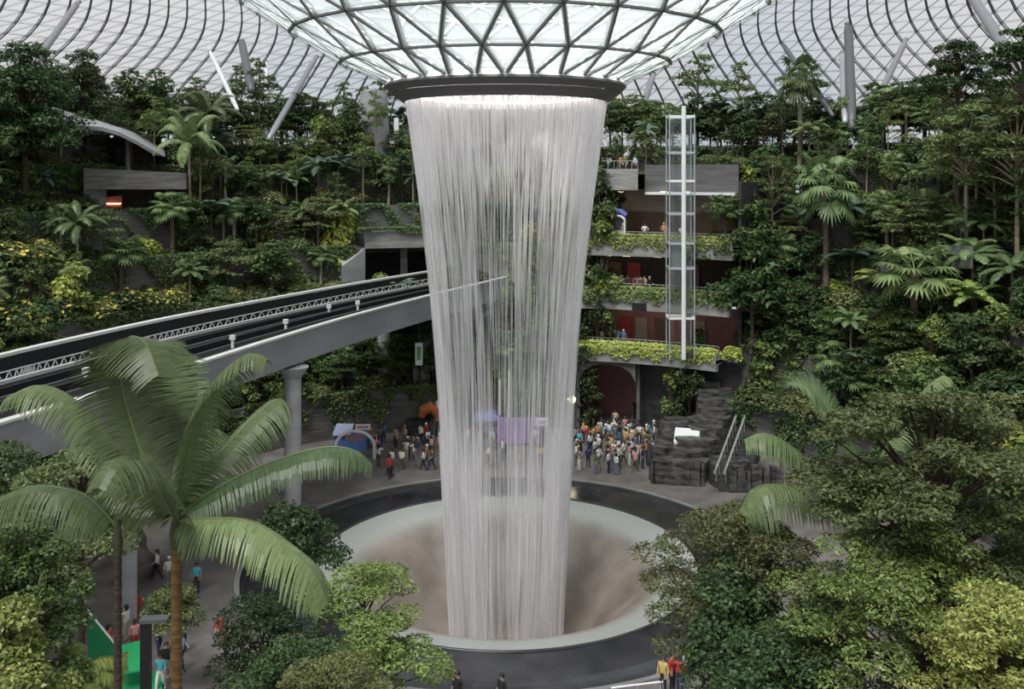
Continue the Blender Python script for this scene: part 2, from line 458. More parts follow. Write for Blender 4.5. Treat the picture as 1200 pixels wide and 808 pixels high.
for k in range(6):
    a = k * PI / 3 + .3
    b.beam((2.2 * math.sin(a), 2.2 * math.cos(a), z(28.95)), (5.9 * math.sin(a), 5.9 * math.cos(a), z(29.1)), .08, .12)
b.build('truss_ring', M_STEELD, oc)
for k in range(12):
    a = k * PI / 6 + .1; b = MB(); rr_ = 3.6 if k % 2 else 2.3
    b.tube([(rr_ * math.sin(a), rr_ * math.cos(a), z(28.75)), (rr_ * math.sin(a), rr_ * math.cos(a), z(29.1))], [.16, .1], 8)
    b.build('spotlight', M_STEELD, oc)

# waterfall: thousands of thin falling streaks on a narrowing shell
ZT = [-6, -5, -2.4, 2.9, 8.2, 13.4, 18.7, 23.96, 26.5, 28.17]
RT = [3.35, 3.4, 3.5, 3.8, 4.1, 4.45, 4.95, 5.6, 5.95, 6.2]
def streaks(N, zlo, zhi, L0, L1, W0, W1, r_in, r_out, rs, dens=None, drift=0.0):
    th = rs.uniform(0, 2 * PI, N * 4)
    if dens is not None:
        keep = rs.uniform(0, 1, N * 4) < dens(th); th = th[keep]
    th = th[:N]; N = len(th)
    zc = rs.uniform(zlo, zhi, N); L = rs.uniform(L0, L1, N); W = rs.uniform(W0, W1, N)
    f = rs.uniform(r_in, r_out, N)
    zt = np.minimum(zc + L / 2, 28.15); zb = np.maximum(zc - L / 2, -5.8); zm = (zt + zb) / 2
    def pt(zz, ff):
        R = np.interp(zz, ZT, RT) * ff
        return np.stack([CEN.x + 0.05 + R * np.sin(th), CEN.y + R * np.cos(th), zz], 1)
    o = rs.uniform(0, 2 * PI, N)
    s = np.stack([np.cos(o), np.sin(o), np.zeros(N)], 1) * W[:, None] / 2
    m_ = pt(zm, f)
    return np.stack([pt(zb, f), m_ + s, pt(zt, f), m_ - s], 1)
def dens(th):
    v = 0.62 + 0.2 * np.sin(th * 9 + 1) + 0.16 * np.sin(th * 23 + 2) + 0.14 * np.sin(th * 41)
    return np.clip(v, 0.12, 1) * (.5 + .5 * np.abs(np.sin(th)))
def dens_low(th):
    return np.clip(.25 + .3 * np.sin(th * 7 + 1) + .2 * np.sin(th * 17), .05, 1) * (.25 + .75 * np.abs(np.sin(th)) ** 2)
rs = np.random.RandomState(3)
NT = 2600
th_ = rs.uniform(0, 2 * PI, NT); L_ = rs.uniform(1.2, 6.5, NT); o_ = rs.uniform(0, 2 * PI, NT); f_ = rs.uniform(.97, 1.0, NT); w_ = rs.uniform(.03, .09, NT)
def pt_(zz):
    R_ = np.interp(zz, ZT, RT) * f_; return np.stack([CEN.x + .05 + R_ * np.sin(th_), CEN.y + R_ * np.cos(th_), zz], 1)
s_ = np.stack([np.cos(o_), np.sin(o_), np.zeros(NT)], 1) * w_[:, None] / 2
tz, bz = pt_(np.full(NT, 28.16)), pt_(28.16 - L_)
V = [np.stack([bz - s_ * .15, bz + s_ * .15, tz + s_, tz - s_], 1), streaks(1800, 22, 28.6, 1.0, 3.2, .04, .10, .97, 1.0, rs, dens),
     streaks(6600, -6, 28, 3, 8, .03, .08, .93, 1.0, rs, dens),
     streaks(1500, -6, 28, 3, 9, .03, .08, .75, .95, rs, dens),
     streaks(7000, -6, 7, 3, 6, .03, .10, .86, 1.03, rs, dens_low)]
m = bpy.data.materials.new('falling_water'); m.use_nodes = True
n = m.node_tree; out = n.nodes['Material Output']; n.nodes.remove(n.nodes['Principled BSDF'])
d = n.nodes.new('ShaderNodeBsdfDiffuse'); d.inputs[0].default_value = (.93, .92, .93, 1)
t = n.nodes.new('ShaderNodeBsdfTranslucent'); t.inputs[0].default_value = (.93, .92, .93, 1)
tp = n.nodes.new('ShaderNodeBsdfTransparent')
m1 = n.nodes.new('ShaderNodeMixShader'); m1.inputs[0].default_value = .5
m2 = n.nodes.new('ShaderNodeMixShader'); m2.inputs[0].default_value = .36
n.links.new(d.outputs[0], m1.inputs[1]); n.links.new(t.outputs[0], m1.inputs[2])
n.links.new(tp.outputs[0], m2.inputs[1]); n.links.new(m1.outputs[0], m2.inputs[2]); n.links.new(m2.outputs[0], out.inputs['Surface'])
wf = link('waterfall', quads_mesh('waterfall', np.concatenate(V, 0), m))
tag(wf, 'tall white indoor waterfall dropping from the oculus ring into the round pool', 'waterfall', kind='stuff')

# ---------------------------------------------------------------- terraced hillsides
TIERS = [(31.0, 3.6), (33.6, 8.0), (36.4, 12.0), (40.0, 16.0), (44.0, 20.0), (48.0, 24.0), (53.5, 26.2)]
TN = ['lowest', 'second', 'third', 'fourth', 'fifth', 'sixth', 'top']
BLD = (11.5, 38.0)         # building sector
def sect(px, r):           # phi of the ray px on radius r
    p = on_ray(px, r); return math.degrees(math.atan2(p.x - CEN.x, p.y - CEN.y))
terr = empty('wall_hillside', (0, 0, 0)); tag(terr, kind='structure')
zprev = 0.0
for i, (r0, z0) in enumerate(TIERS):
    r1 = TIERS[i + 1][0] if i < len(TIERS) - 1 else 88
    segs = [(-118, BLD[0]), (BLD[1], 118)]
    if i == 6: segs = [(-118, 118)]
    if i == 3:
        pa, pb = sect(424, 38.9), sect(508, 38.9)
        segs = [(-118, pa), (pb, BLD[0]), (BLD[1], 118)]
    for a0, a1 in segs:
        w = MB(); n_ = max(int((a1 - a0) / 2), 2)
        w.lathe([(r0, zprev - 0.5), (r0, z0 + .45), (r0 + .3, z0 + .45), (r0 + .3, z0)], (CEN.x, CEN.y), n_, a0=a0, a1=a1)
        w.build('terrace_wall', M_STONE if i != 6 else M_SOIL, terr)
        w = MB(); w.lathe([(r0 + .3, z0 + .2), (r1 + .2, z0 + .2)], (CEN.x, CEN.y), n_, a0=a0, a1=a1)
        w.build('planting_bed', M_SOIL, terr)
    zprev = z0

# tunnel where the train track enters
tp_ = empty('rail_tunnel', on_ray(466, 39)); tag(tp_, 'concrete tunnel mouth that the elevated train track runs into', 'tunnel')
O = Vector(tp_.location)
def W2L(o, p): return Vector(p) - Vector(o.location)
pl, pr = on_ray(428, 39.2), on_ray(520, 39.2)
b = MB()
ax = (pr - pl); ax.z = 0; ax.normalize(); bk = Vector((-ax.y, ax.x, 0))
b.hexa([pl - O + Vector((0, 0, 16.3)), pr - O + Vector((0, 0, 16.3)), pr - O + bk * .8 + Vector((0, 0, 16.3)), pl - O + bk * .8 + Vector((0, 0, 16.3)),
        pl - O + Vector((0, 0, 18.0)), pr - O + Vector((0, 0, 18.0)), pr - O + bk * .8 + Vector((0, 0, 18)), pl - O + bk * .8 + Vector((0, 0, 18))])
b.build('lintel', M_CONCD, tp_)
b = MB(); q = pl - ax * 2.4
b.hexa([q - O - bk * 2 + Vector((0, 0, 10)), pl - O + Vector((0, 0, 10)), pl - O + bk * 8 + Vector((0, 0, 10)), q - O + bk * 8 + Vector((0, 0, 10)),
        q - O - bk * 2 + Vector((0, 0, 14.8)), pl - O + Vector((0, 0, 16.3)), pl - O + bk * 8 + Vector((0, 0, 16.3)), q - O + bk * 8 + Vector((0, 0, 16.3))])
b.build('side_wall', M_CONC, tp_)
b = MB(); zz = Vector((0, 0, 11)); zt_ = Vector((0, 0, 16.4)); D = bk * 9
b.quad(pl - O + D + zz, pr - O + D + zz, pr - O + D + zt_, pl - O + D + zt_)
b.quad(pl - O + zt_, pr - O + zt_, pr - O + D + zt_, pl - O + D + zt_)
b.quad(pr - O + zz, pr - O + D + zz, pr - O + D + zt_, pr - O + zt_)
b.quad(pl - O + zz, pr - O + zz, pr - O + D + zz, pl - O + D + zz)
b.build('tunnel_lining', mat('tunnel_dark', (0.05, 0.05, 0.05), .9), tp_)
b = MB(); c = (pl * .45 + pr * .55) - O + bk * 3; b.box(c + Vector((0, 0, 13.6)), (.7, .7, 5.6)); b.build('pillar', M_CONCD, tp_)

# ---------------------------------------------------------------- train viaduct
TZ = 13.4
Rp = [(-26.5, 24.0), (-21.2, 40.2), (-19.6, 44.9), (-17.5, 51.5), (-15.1, 59.7), (-11.6, 70.5), (-7.05, 82.0), (-1.6, 94.5), (1.0, 101)]
Lp = [(-33.5, 28.5), (-27.8, 51.0), (-26.9, 54.5), (-24.5, 62.2), (-22.2, 68.2), (-18.0, 77.6), (-13.4, 87.2), (-8.2, 97.0), (-5.4, 103)]
def spl(pts, t):
    i = min(int(t), len(pts) - 2); f = t - i
    p = [pts[max(i - 1, 0)], pts[i], pts[i + 1], pts[min(i + 2, len(pts) - 1)]]
    return [0.5 * (2 * p[1][k] + (-p[0][k] + p[2][k]) * f + (2 * p[0][k] - 5 * p[1][k] + 4 * p[2][k] - p[3][k]) * f * f + (-p[0][k] + 3 * p[1][k] - 3 * p[2][k] + p[3][k]) * f ** 3) for k in (0, 1)]
NS = 64
TS = [k * (len(Rp) - 1) / NS for k in range(NS + 1)]
def tpnt(u, t, z):
    a = spl(Rp, t); c = spl(Lp, t)
    return Vector((a[0] + (c[0] - a[0]) * u, a[1] + (c[1] - a[1]) * u, z))
via = empty('train_viaduct', (-15, 60, 0))
tag(via, 'elevated concrete train viaduct with black track deck crossing left of waterfall', 'viaduct')
VO = Vector(via.location)
def strip(name, sect_, m_, closed=True):
    b = MB(); L = len(sect_)
    for t in TS:
        for u, z_ in sect_: b.v.append(tuple(tpnt(u, t, z_) - VO))
    for k in range(NS):
        for i in range(L if closed else L - 1):
            j = (i + 1) % L
            b.f.append((k * L + i, k * L + j, (k + 1) * L + j, (k + 1) * L + i)); b.m.append(0)
    if closed:
        b.f.append(tuple(range(L))); b.m.append(0); b.f.append(tuple(NS * L + i for i in reversed(range(L)))); b.m.append(0)
    return b.build(name, m_, via)
M_GIR = noise_mat('girder_concrete', (0.24, 0.245, 0.26), (0.31, 0.315, 0.33), (0.2, 0.2, .4), 0.6)
strip('girder', [(0, TZ), (.012, TZ - 2.05), (.25, TZ - 2.3), (.75, TZ - 2.3), (.985, TZ - 1.4), (.985, TZ - .9), (.03, TZ - .9), (.03, TZ)], M_GIR)
strip('coping', [(-.012, TZ - .02), (-.012, TZ + .1), (.035, TZ + .1), (.035, TZ - .02)], M_CAP)
strip('track_deck', [(.04, TZ - .9), (.04, TZ - .75), (.97, TZ - .75), (.97, TZ - .9)], M_TRACK)
for u0, u1, zt2, mm in ((.13, .15, -.35, M_RAIL), (.21, .24, -.45, M_TRACK), (.33, .345, -.45, M_STEELD), (.43, .47, -.3, M_TRACK), (.56, .575, -.45, M_STEELD), (.68, .70, -.35, M_TRACK)):
    strip('guide_rail', [(u0, TZ - .76), (u0, TZ + zt2), (u1, TZ + zt2), (u1, TZ - .76)], mm)
strip('walkway', [(.77, TZ - .78), (.77, TZ - .45), (.90, TZ - .45), (.90, TZ - .78)], M_STEELD)
strip('walkway_edge', [(.765, TZ - .4), (.765, TZ - .2), (.785, TZ - .2), (.785, TZ - .4)], mat('rail_pale', (.55, .55, .54), .5))
strip('far_parapet', [(.965, TZ - 1.0), (.965, TZ + .55), (.995, TZ + .55), (.995, TZ - 1.0)], M_TRACK)
strip('far_coping', [(.955, TZ + .55), (.955, TZ + .72), (1.005, TZ + .72), (1.005, TZ + .55)], M_CAP)
b = MB()
tt = 0.4
while tt < 7.6:
    p = tpnt(.80, tt, TZ - .45); q = tpnt(.80, tt + .045, TZ + .15)
    b.beam(p - VO, q - VO, .05, .05); p2 = tpnt(.80, tt + .09, TZ - .45); b.beam(q - VO, p2 - VO, .05, .05)
    b.beam(tpnt(.80, tt, TZ + .15) - VO, tpnt(.80, tt + .09, TZ + .15) - VO, .06, .06)
    tt += .09
b.build('walkway_railing', mat('rail_pale', (.55, .55, .54), .5), via)
for px_, py_, u in ((272, 397, .3), (385, 358, .5), (100, 440, .45), (335, 375, .35), (420, 350, .4)):
    best = min((abs(topx(tpnt(u, t, TZ - .3))[0] - px_), t) for t in [k * .02 for k in range(400)])[1]
    b = MB(); c = tpnt(u, best, TZ - .4) - VO; b.box(c, (.16, .16, .7)); b.box(c + Vector((0, 0, .45)), (.34, .26, .3)); b.build('signal_box', M_CAP, via)
for u, t, rad in ((.32, None, .62), ):
    pass
def pier(x, y, r):
    b = MB(); b.tube([(x, y, 0), (x, y, TZ - 3.0)], r, 20); b.tube([(x, y, TZ - 3.0), (x, y, TZ - 2.25)], [r, r * 1.9], 20)
    b.v = [(p[0] - VO.x, p[1] - VO.y, p[2]) for p in b.v]
    b.build('pier', M_CONC, via, False)
pier((343 - 600) / F * 63.5, 63.5, .55)
pier((450 - 600) / F * 91, 91, .6)
pier((150 - 600) / F * 50.5, 50.5, .45)
pier(-28.5, 34, .55)
# ---------------------------------------------------------------- right-hand shop terraces (rounded floors)
M_BROWN = noise_mat('brown_panel', (0.10, 0.055, 0.035), (0.17, 0.10, 0.065), (1.5, 1.5, .2), .5)
M_MAROON = noise_mat('maroon_wall', (0.22, 0.085, 0.085), (0.32, 0.15, 0.145), (.3, .3, .3), .35)
M_SLAB = noise_mat('slab_grey', (0.20, 0.20, 0.19), (0.30, 0.30, 0.285), (.4, .4, 3), .7)
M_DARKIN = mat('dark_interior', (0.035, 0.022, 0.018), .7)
M_TAN = noise_mat('tan_panel', (0.26, 0.21, 0.16), (0.34, 0.28, 0.22), (.3, .3, 4), .6)
M_GLOW = mat('shop_light', (1, .85, .6), .5, emis=(1, .78, .5), estr=5)
M_PANE = glass_mat('pane', (.86, .9, .9), .86)
bd = empty('terrace_building', (CEN.x, CEN.y, 0))
tag(bd, 'shop building with stacked rounded open floors right of the waterfall', 'building')
FL = [(7.3, 31.0, 12.0, 36.0, .9), (12.4, 31.4, 11.8, 38.0, 1.2), (17.2, 32.0, 11.5, 38.0, 1.1), ]
for z0, r0, a0, a1, th in FL:
    b = MB(); b.lathe([(r0, z0 - th), (r0, z0 + .5), (r0 + .25, z0 + .5), (r0 + .25, z0 + .05), (r0 + 1.1, z0 + .05), (r0 + 1.1, z0 - .0), (43, z0), (43, z0 - .35), (r0 + .5, z0 - .35), (r0 + .5, z0 - th)], (0, 0), 20, a0=a0, a1=a1, closed=True)
    b.build('floor_slab', M_SLAB, bd)
    b = MB()
    for k in range(27):
        a = a0 + .5 + (a1 - a0 - 1) * k / 26; p = pol(r0 + 1.25, a, z0) - Vector((CEN.x, CEN.y, 0))
        b.tube([p, p + Vector((0, 0, 1.1))], .025, 4)
        if k: b.beam(p + Vector((0, 0, 1.1)), last + Vector((0, 0, 1.1)), .05, .05)
        last = p
    b.build('railing', M_STEEL, bd)
# top: balcony to the left, long dark fascia to the right
b = MB(); b.lathe([(33.2, 22.2), (33.2, 24.2), (33.4, 24.2), (33.4, 23.7), (48, 23.7), (48, 22.2)], (0, 0), 8, a0=13.5, a1=21.5, closed=True)
b.build('balcony', M_SLAB, bd)
b = MB()
for k in range(9):
    p = pol(33.3, 13.6 + 7.8 * k / 8, 24.2) - Vector((CEN.x, CEN.y, 0)); b.tube([p, p + Vector((0, 0, .75))], .03, 4)
    if k: b.beam(p + Vector((0, 0, .75)), last + Vector((0, 0, .75)), .05, .05)
    last = p
b.build('railing', M_STEEL, bd)
b = MB(); b.lathe([(36, 22.0), (36, 24.6), (36.4, 24.6), (36.4, 24.3), (49, 24.3), (49, 22.0)], (0, 0), 10, a0=21.4, a1=36, closed=True)
b.build('upper_wall', noise_mat('upper_wall', (0.08, .08, .08), (.13, .13, .13), (.4, .4, 6), .8), bd)
b = MB(); b.lathe([(35.2, 21.75), (35.2, 22.0), (36.6, 22.0), (36.6, 21.75)], (0, 0), 10, a0=21.8, a1=36, closed=True)
b.build('white_eave', M_WHITE, bd)
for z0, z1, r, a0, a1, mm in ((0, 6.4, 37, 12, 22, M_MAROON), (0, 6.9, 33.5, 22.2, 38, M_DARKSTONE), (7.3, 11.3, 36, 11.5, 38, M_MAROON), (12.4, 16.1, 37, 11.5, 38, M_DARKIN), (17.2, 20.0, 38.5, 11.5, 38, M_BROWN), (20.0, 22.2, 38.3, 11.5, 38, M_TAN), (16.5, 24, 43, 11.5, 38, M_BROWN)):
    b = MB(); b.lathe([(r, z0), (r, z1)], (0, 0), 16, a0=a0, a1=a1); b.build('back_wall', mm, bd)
for a0, r0, r1, z0, z1, mm in ((12.1, 31.3, 44, 0, 7, M_STONE), (22.0, 32.1, 37.5, 0, 6.9, M_STONE), (38, 33.5, 46, 0, 23.0, M_DARKSTONE), (11.6, 32, 48, 7, 16.5, M_STONE), (13.5, 33.3, 44, 16.5, 23.6, M_BROWN)):
    b = MB(); p = pol(r0, a0) - Vector((CEN.x, CEN.y, 0)); q = pol(r1, a0) - Vector((CEN.x, CEN.y, 0))
    b.beam(p + Vector((0, 0, (z0 + z1) / 2)), q + Vector((0, 0, (z0 + z1) / 2)), .3, z1 - z0); b.build('side_wall', mm, bd)
# arched head of the ground floor opening
b = MB(); nA = 12; a0, a1 = 12.3, 21.9
for k in range(nA):
    f0, f1 = k / nA, (k + 1) / nA
    h = lambda f: 4.6 + 1.5 * math.sqrt(max(0, 1 - (2 * f - 1) ** 2))
    p, q = pol(31.4, a0 + (a1 - a0) * f0), pol(31.4, a0 + (a1 - a0) * f1); c = Vector((CEN.x, CEN.y, 0))
    pi_, qi = pol(32.0, a0 + (a1 - a0) * f0), pol(32.0, a0 + (a1 - a0) * f1)
    b.hexa([p - c + Vector((0, 0, h(f0))), q - c + Vector((0, 0, h(f1))), qi - c + Vector((0, 0, h(f1))), pi_ - c + Vector((0, 0, h(f0))),
            p - c + Vector((0, 0, 6.5)), q - c + Vector((0, 0, 6.5)), qi - c + Vector((0, 0, 6.5)), pi_ - c + Vector((0, 0, 6.5))])
b.build('arched_lintel', M_STONE, bd)
for z0, r, aa in ((11.2, 34.5, (14, 17, 20, 23, 26, 29)), (16.0, 35, (13.5, 16, 19, 24, 28)), (22.1, 36, (15, 17.5, 24.5, 28))):
    for a in aa:
        b = MB(); p = pol(r, a, z0 - .12) - Vector((CEN.x, CEN.y, 0)); b.box(p, (.7, .3, .08), -math.radians(a)); b.build('ceiling_lamp', M_GLOW, bd)
for z0, r, aa, w in ((7.4, 35.8, (13.5, 16, 18.5, 21, 24, 27, 30), 1.2), (12.5, 36.8, (13.5, 16.5, 19.5, 25.5, 28.5), 1.3)):
    for i, a in enumerate(aa):
        b = MB(); p = pol(r, a, z0 + 1.3) - Vector((CEN.x, CEN.y, 0)); b.box(p, (w, .15, 2.5), -math.radians(a), taper=.96)
        b.build('shop_front', [M_TAN, M_BROWN, mat('shop_red', (.3, .03, .03), .5)][i % 3], bd)
b = MB(); p = pol(31.3, 22.6, 11.55) - Vector((CEN.x, CEN.y, 0)); b.box(p, (1.3, .2, .7), -math.radians(22.6)); b.build('vent_grille', M_TRACK, bd)

# glass elevator shaft
E0 = Vector(((790 - CX) / F * 86.5, 86.5, 7.4))
el = empty('elevator_shaft', E0); tag(el, 'slender glass elevator shaft with white frame beside the terrace building', 'elevator')
XL, XR, Dp = -.55, 1.65, .9
b = MB(); b.tube([(.68, -1.0, 0), (.68, -1.0, 22.3)], .2, 12); b.build('mast', M_WHITE, el)
for sx, sy in ((XL, -1), (XL, 1), (XR, 1), (XR, -1)):
    b = MB(); b.tube([(sx, sy * Dp, 0), (sx, sy * Dp, 21.6)], .06, 6); b.build('corner_post', M_STEEL, el)
for z0 in (3.6, 8.0, 10.2, 12.8, 15.7, 18.2, 21.4):
    b = MB()
    for x0, y0, x1, y1 in ((XL, -Dp, XR, -Dp), (XR, -Dp, XR, Dp), (XR, Dp, XL, Dp), (XL, Dp, XL, -Dp)):
        b.beam((x0, y0, z0), (x1, y1, z0), .16, .2)
    b.build('ring_beam', M_WHITE if int(z0) % 2 else M_STEEL, el)
gm = glass_mat('lift_glass', (.95, .97, .97), .94, (.8, .9, .9))
for x0, y0, x1, y1 in ((XL, -Dp, XR, -Dp), (XR, -Dp, XR, Dp), (XL, Dp, XR, Dp), (XL, -Dp, XL, Dp)):
    b = MB(); b.quad((x0, y0, .2), (x1, y1, .2), (x1, y1, 21.4), (x0, y0, 21.4)); b.build('glass_wall', gm, el)
b = MB(); b.box((.3, 0, 9.0), (1.3, 1.2, 2.3)); b.box((.3, 0, 10.3), (1.1, 1.0, .3)); b.build('elevator_car', mat('car_grey', (.16, .18, .19), .4, .2), el)

# kiosk, red display, statue on the floor above
k0 = pol(33.2, 17.4, 17.25)
ks = empty('kiosk', k0, -math.radians(17)); tag(ks, 'white arched kiosk with a blue roof on the upper shop terrace', 'kiosk')
b = MB(); b.tube([(-1.1, 0, 0), (-1.1, 0, 2.2)], .1, 6); b.tube([(1.1, 0, 0), (1.1, 0, 2.2)], .1, 6); b.tube([(-1.1, .0, 2.2), (-.8, 0, 2.45), (0, 0, 2.6), (.8, 0, 2.45), (1.1, 0, 2.2)], .12, 6); b.build('frame', M_WHITE, ks)
b = MB(); b.tube([(-1.1, .6, 2.5), (-.7, .6, 2.85), (0, .6, 3.0), (.7, .6, 2.85), (1.1, .6, 2.5)], .3, 8); b.build('roof', mat('kiosk_blue', (.10, .12, .4), .5), ks)
b = MB(); b.box((0, .6, .55), (1.9, .6, 1.1)); b.build('counter', M_WHITE, ks)
b = MB(); b.box((0, 1.0, 1.5), (2.0, .1, 1.6), taper=.9); b.build('back_panel', M_STEELD, ks)
rd = empty('display_stand', pol(33.3, 14.9, 17.25), -.3); tag(rd, 'red and white display stand left of the white kiosk', 'display')
b = MB(); b.box((0, 0, .5), (1.1, .8, 1.0), taper=.9); b.build('base', M_WHITE, rd)
b = MB(); b.tube([(0, 0, 1.0), (0, 0, 1.25), (0, 0, 1.7), (0, 0, 2.1)], [.45, .6, .5, .15], 12); b.build('ornament', mat('deco_red', (.5, .03, .04), .4), rd)

# ---------------------------------------------------------------- left pavilion and canopy
pv = empty('hillside_pavilion', (-32, 84, 19)); tag(pv, 'dark stone pavilion with a deep shaded opening high on left hillside', 'pavilion')
b = MB()
def lp(px, py, Y): return P(px, py, Y) - Vector((-32, 84, 19))
def slab4(b, pts, Y0, Y1, m=0):
    """front polygon edge given by two px points (left,right) x (bottom,top)"""
    (xa, ya0, ya1), (xb, yb0, yb1) = pts
    a0, a1, c0, c1 = lp(xa, ya0, Y0[0]), lp(xa, ya1, Y0[0]), lp(xb, yb0, Y0[1]), lp(xb, yb1, Y0[1])
    d = Vector((-2, Y1, 0))
    b.hexa([a0, c0, c0 + d, a0 + d, a1, c1, c1 + d, a1 + d], m)
slab4(b, ((98, 222, 197), (218, 222, 203)), (86, 89), 7); b.build('fascia', M_STONE, pv)
b = MB(); slab4(b, ((98, 262, 222.2), (124, 262, 222.2)), (86, 87), 6); b.build('stone_pier', M_STONE, pv)
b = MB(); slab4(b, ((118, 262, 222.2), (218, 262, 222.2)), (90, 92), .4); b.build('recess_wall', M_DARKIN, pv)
b = MB(); slab4(b, ((126, 243, 231), (143, 243, 229)), (88, 88.5), .8); b.build('counter', mat('counter_red', (.25, .06, .04), .5), pv)
b = MB(); slab4(b, ((127, 240, 238), (142, 240, 238)), (87.8, 88.3), .1); b.build('light_strip', mat('strip_orange', (1, .5, .3), .5, emis=(1, .45, .25), estr=3), pv)
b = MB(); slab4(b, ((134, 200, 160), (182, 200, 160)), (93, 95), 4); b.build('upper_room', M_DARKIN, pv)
b = MB(); slab4(b, ((-40, 190, 158), (128, 196, 158)), (89, 92), 4); b.build('upper_wall', M_STONE, pv)
b = MB(); slab4(b, ((-40, 158, 156), (128, 158, 156)), (88.9, 91.9), .5); slab4(b, ((0, 176, 174), (18, 176, 174)), (88.8, 89), .2); b.build('white_trim', M_WHITE, pv)
b = MB()
for k in range(22):
    x_ = -20 + k * 7
    b.beam(lp(x_, 156, 89.2), lp(x_, 145, 89.2), .05, .05)
b.beam(lp(-20, 145, 89.2), lp(127, 145, 89.2), .08, .06); b.build('railing', M_STEEL, pv)
cn = empty('canopy', (-38, 84, 27)); tag(cn, 'curved pale grey canopy roof sloping down over the hillside pavilion', 'canopy')
def cp(px, py, Y): return P(px, py, Y) - Vector((-38, 84, 27))
b = MB(); rows = []
for px, yt, yb, Y in ((56, 124, 133, 80), (75, 129, 140, 79.5), (95, 135, 147, 79), (120, 143, 149, 79), (140, 150, 155, 80), (160, 160, 165, 82), (180, 172, 177, 84)):
    t, bo = cp(px, yt, Y + 10), cp(px, yb, Y + 6)
    rows.append([bo, t, t + Vector((0, 3, -.2)), t + Vector((0, 3, -.6)), bo + Vector((0, 3, -.5)), bo + Vector((0, .1, -.35))])
L = 6
for r_ in rows: b.v += [tuple(p) for p in r_]
for k in range(len(rows) - 1):
    for i in range(L):
        j = (i + 1) % L
        b.f.append((k * L + i, (k + 1) * L + i, (k + 1) * L + j, k * L + j)); b.m.append(0)
b.f.append(tuple(range(L))); b.f.append(tuple((len(rows) - 1) * L + i for i in reversed(range(L)))); b.m += [0, 0]
b.build('roof_panel', M_STEEL, cn, False)
b = MB(); b.tube([cp(150, 205, 90), cp(150, 160, 90)], .25, 10); b.build('post', M_STEELD, cn)
tw = empty('round_tower', on_ray(438, 52) + Vector((0, 0, 24))); tag(tw, 'pale grey round tower behind the trees left of the waterfall top', 'tower')
b = MB(); b.lathe([(0, 0), (2.0, 0), (1.7, 6.0), (1.5, 9.0), (0, 9.2)], (0, 0), 24); b.build('shaft', M_CONC, tw, False)
b = MB(); b.box((2.6, -.3, 3.0), (.5, .5, 6.0)); b.box((1.6, -.3, 1.2), (2.4, .5, 2.4)); b.build('wing', M_WHITE, tw)

# retaining walls visible between the plants
def wall_at(name, label, px0, px1, py0, py1, Y0, Y1, th, m_, cat='planter wall'):
    def snap(px):
        best = None
        for i, (r0, z0) in enumerate(TIERS):
            g = on_ray(px, r0 - .25); zz = P(px, (py0 + py1) / 2, g.y).z; zp = TIERS[i - 1][1] if i else 0
            e = max(zp - zz, zz - z0 - .6, 0)
            if best is None or e < best[0]: best = (e, g.y)
        return best[1]
    Y0 = snap((px0 + px1) / 2) ; g0 = on_ray((px0 + px1) / 2, 36); Y1 = Y0 + (Y1 - Y0) * 0 + ((px1 - px0) / F * Y0) * (-(g0.x - CEN.x) / max(g0.y - CEN.y, 4)) * .9
    a0, a1, c0, c1 = P(px0, py1, Y0), P(px0, py0, Y0), P(px1, py1, Y1), P(px1, py0, Y1)
    o = Vector(a0); d = Vector((0, th, 0)); b = MB()
    b.hexa([a0 - o, c0 - o, c0 - o + d, a0 - o + d, a1 - o, c1 - o, c1 - o + d, a1 - o + d])
    n0 = Vector((0, -.06, 0)); u = Vector((0, 0, .18))
    b.hexa([a1 - o + n0, c1 - o + n0, c1 - o + d, a1 - o + d, a1 - o + n0 + u, c1 - o + n0 + u, c1 - o + d + u, a1 - o + d + u])
    x = b.build(name, m_, loc=(0, 0, 0)); x.location = o
    tag(x, label, cat); return x
M_BEIGE = noise_mat('beige_wall', (.13, .115, .095), (.21, .185, .15), (.5, .5, 4), .8)
wall_at('retaining_wall', 'short beige stone wall below the dark pavilion on the left hillside', 84, 121, 252, 292, 74, 75, 1.5, M_BEIGE)
wall_at('retaining_wall', 'long low beige planter wall in the middle of the left hillside', 110, 222, 305, 322, 72.5, 77, 1.2, M_BEIGE)
wall_at('retaining_wall', 'reddish stone wall at the left edge among yellow flowers', -30, 44, 281, 302, 68, 70, 1.2, noise_mat('red_wall', (.12, .07, .05), (.19, .12, .085), (.5, .5, 4), .8))
wall_at('retaining_wall', 'grey concrete wall just above the train viaduct on the left', 195, 292, 352, 378, 70.5, 78, 1.2, M_CONCD)
wall_at('retaining_wall', 'grey ledge wall between palms on the upper left hillside', 318, 352, 208, 232, 94, 96, 1.2, M_CONCD)
wall_at('retaining_wall', 'pale grey stone wall half hidden beside the palm on the right hillside', 858, 905, 258, 300, 86, 86, 1.5, M_CONC)
wall_at('retaining_wall', 'dark stone wall behind shrubs at the top of the right hillside', 1018, 1052, 178, 208, 96, 96, 3, M_STONE)
wall_at('retaining_wall', 'low grey wall below the pair of brown trunks on the right hillside', 1080, 1140, 292, 315, 80, 80, 1.5, M_CONCD)
wall_at('retaining_wall', 'low pale wall near the lower middle of the right hillside', 915, 945, 335, 352, 82, 82, 1.5, M_CONC)
hut = empty('rooftop_hut', P(1036, 203, 99)); tag(hut, 'small hut with a green glass roof at the top of right hillside', 'hut')
b = MB(); b.box((0, 0, .8), (3.0, 2.5, 1.6)); b.build('wall', M_DARKSTONE, hut)
b = MB(); b.box((0, 0, 2.1), (3.8, 3.2, 1.0), taper=.75); b.build('roof', mat('green_glass', (.22, .38, .36), .15), hut)

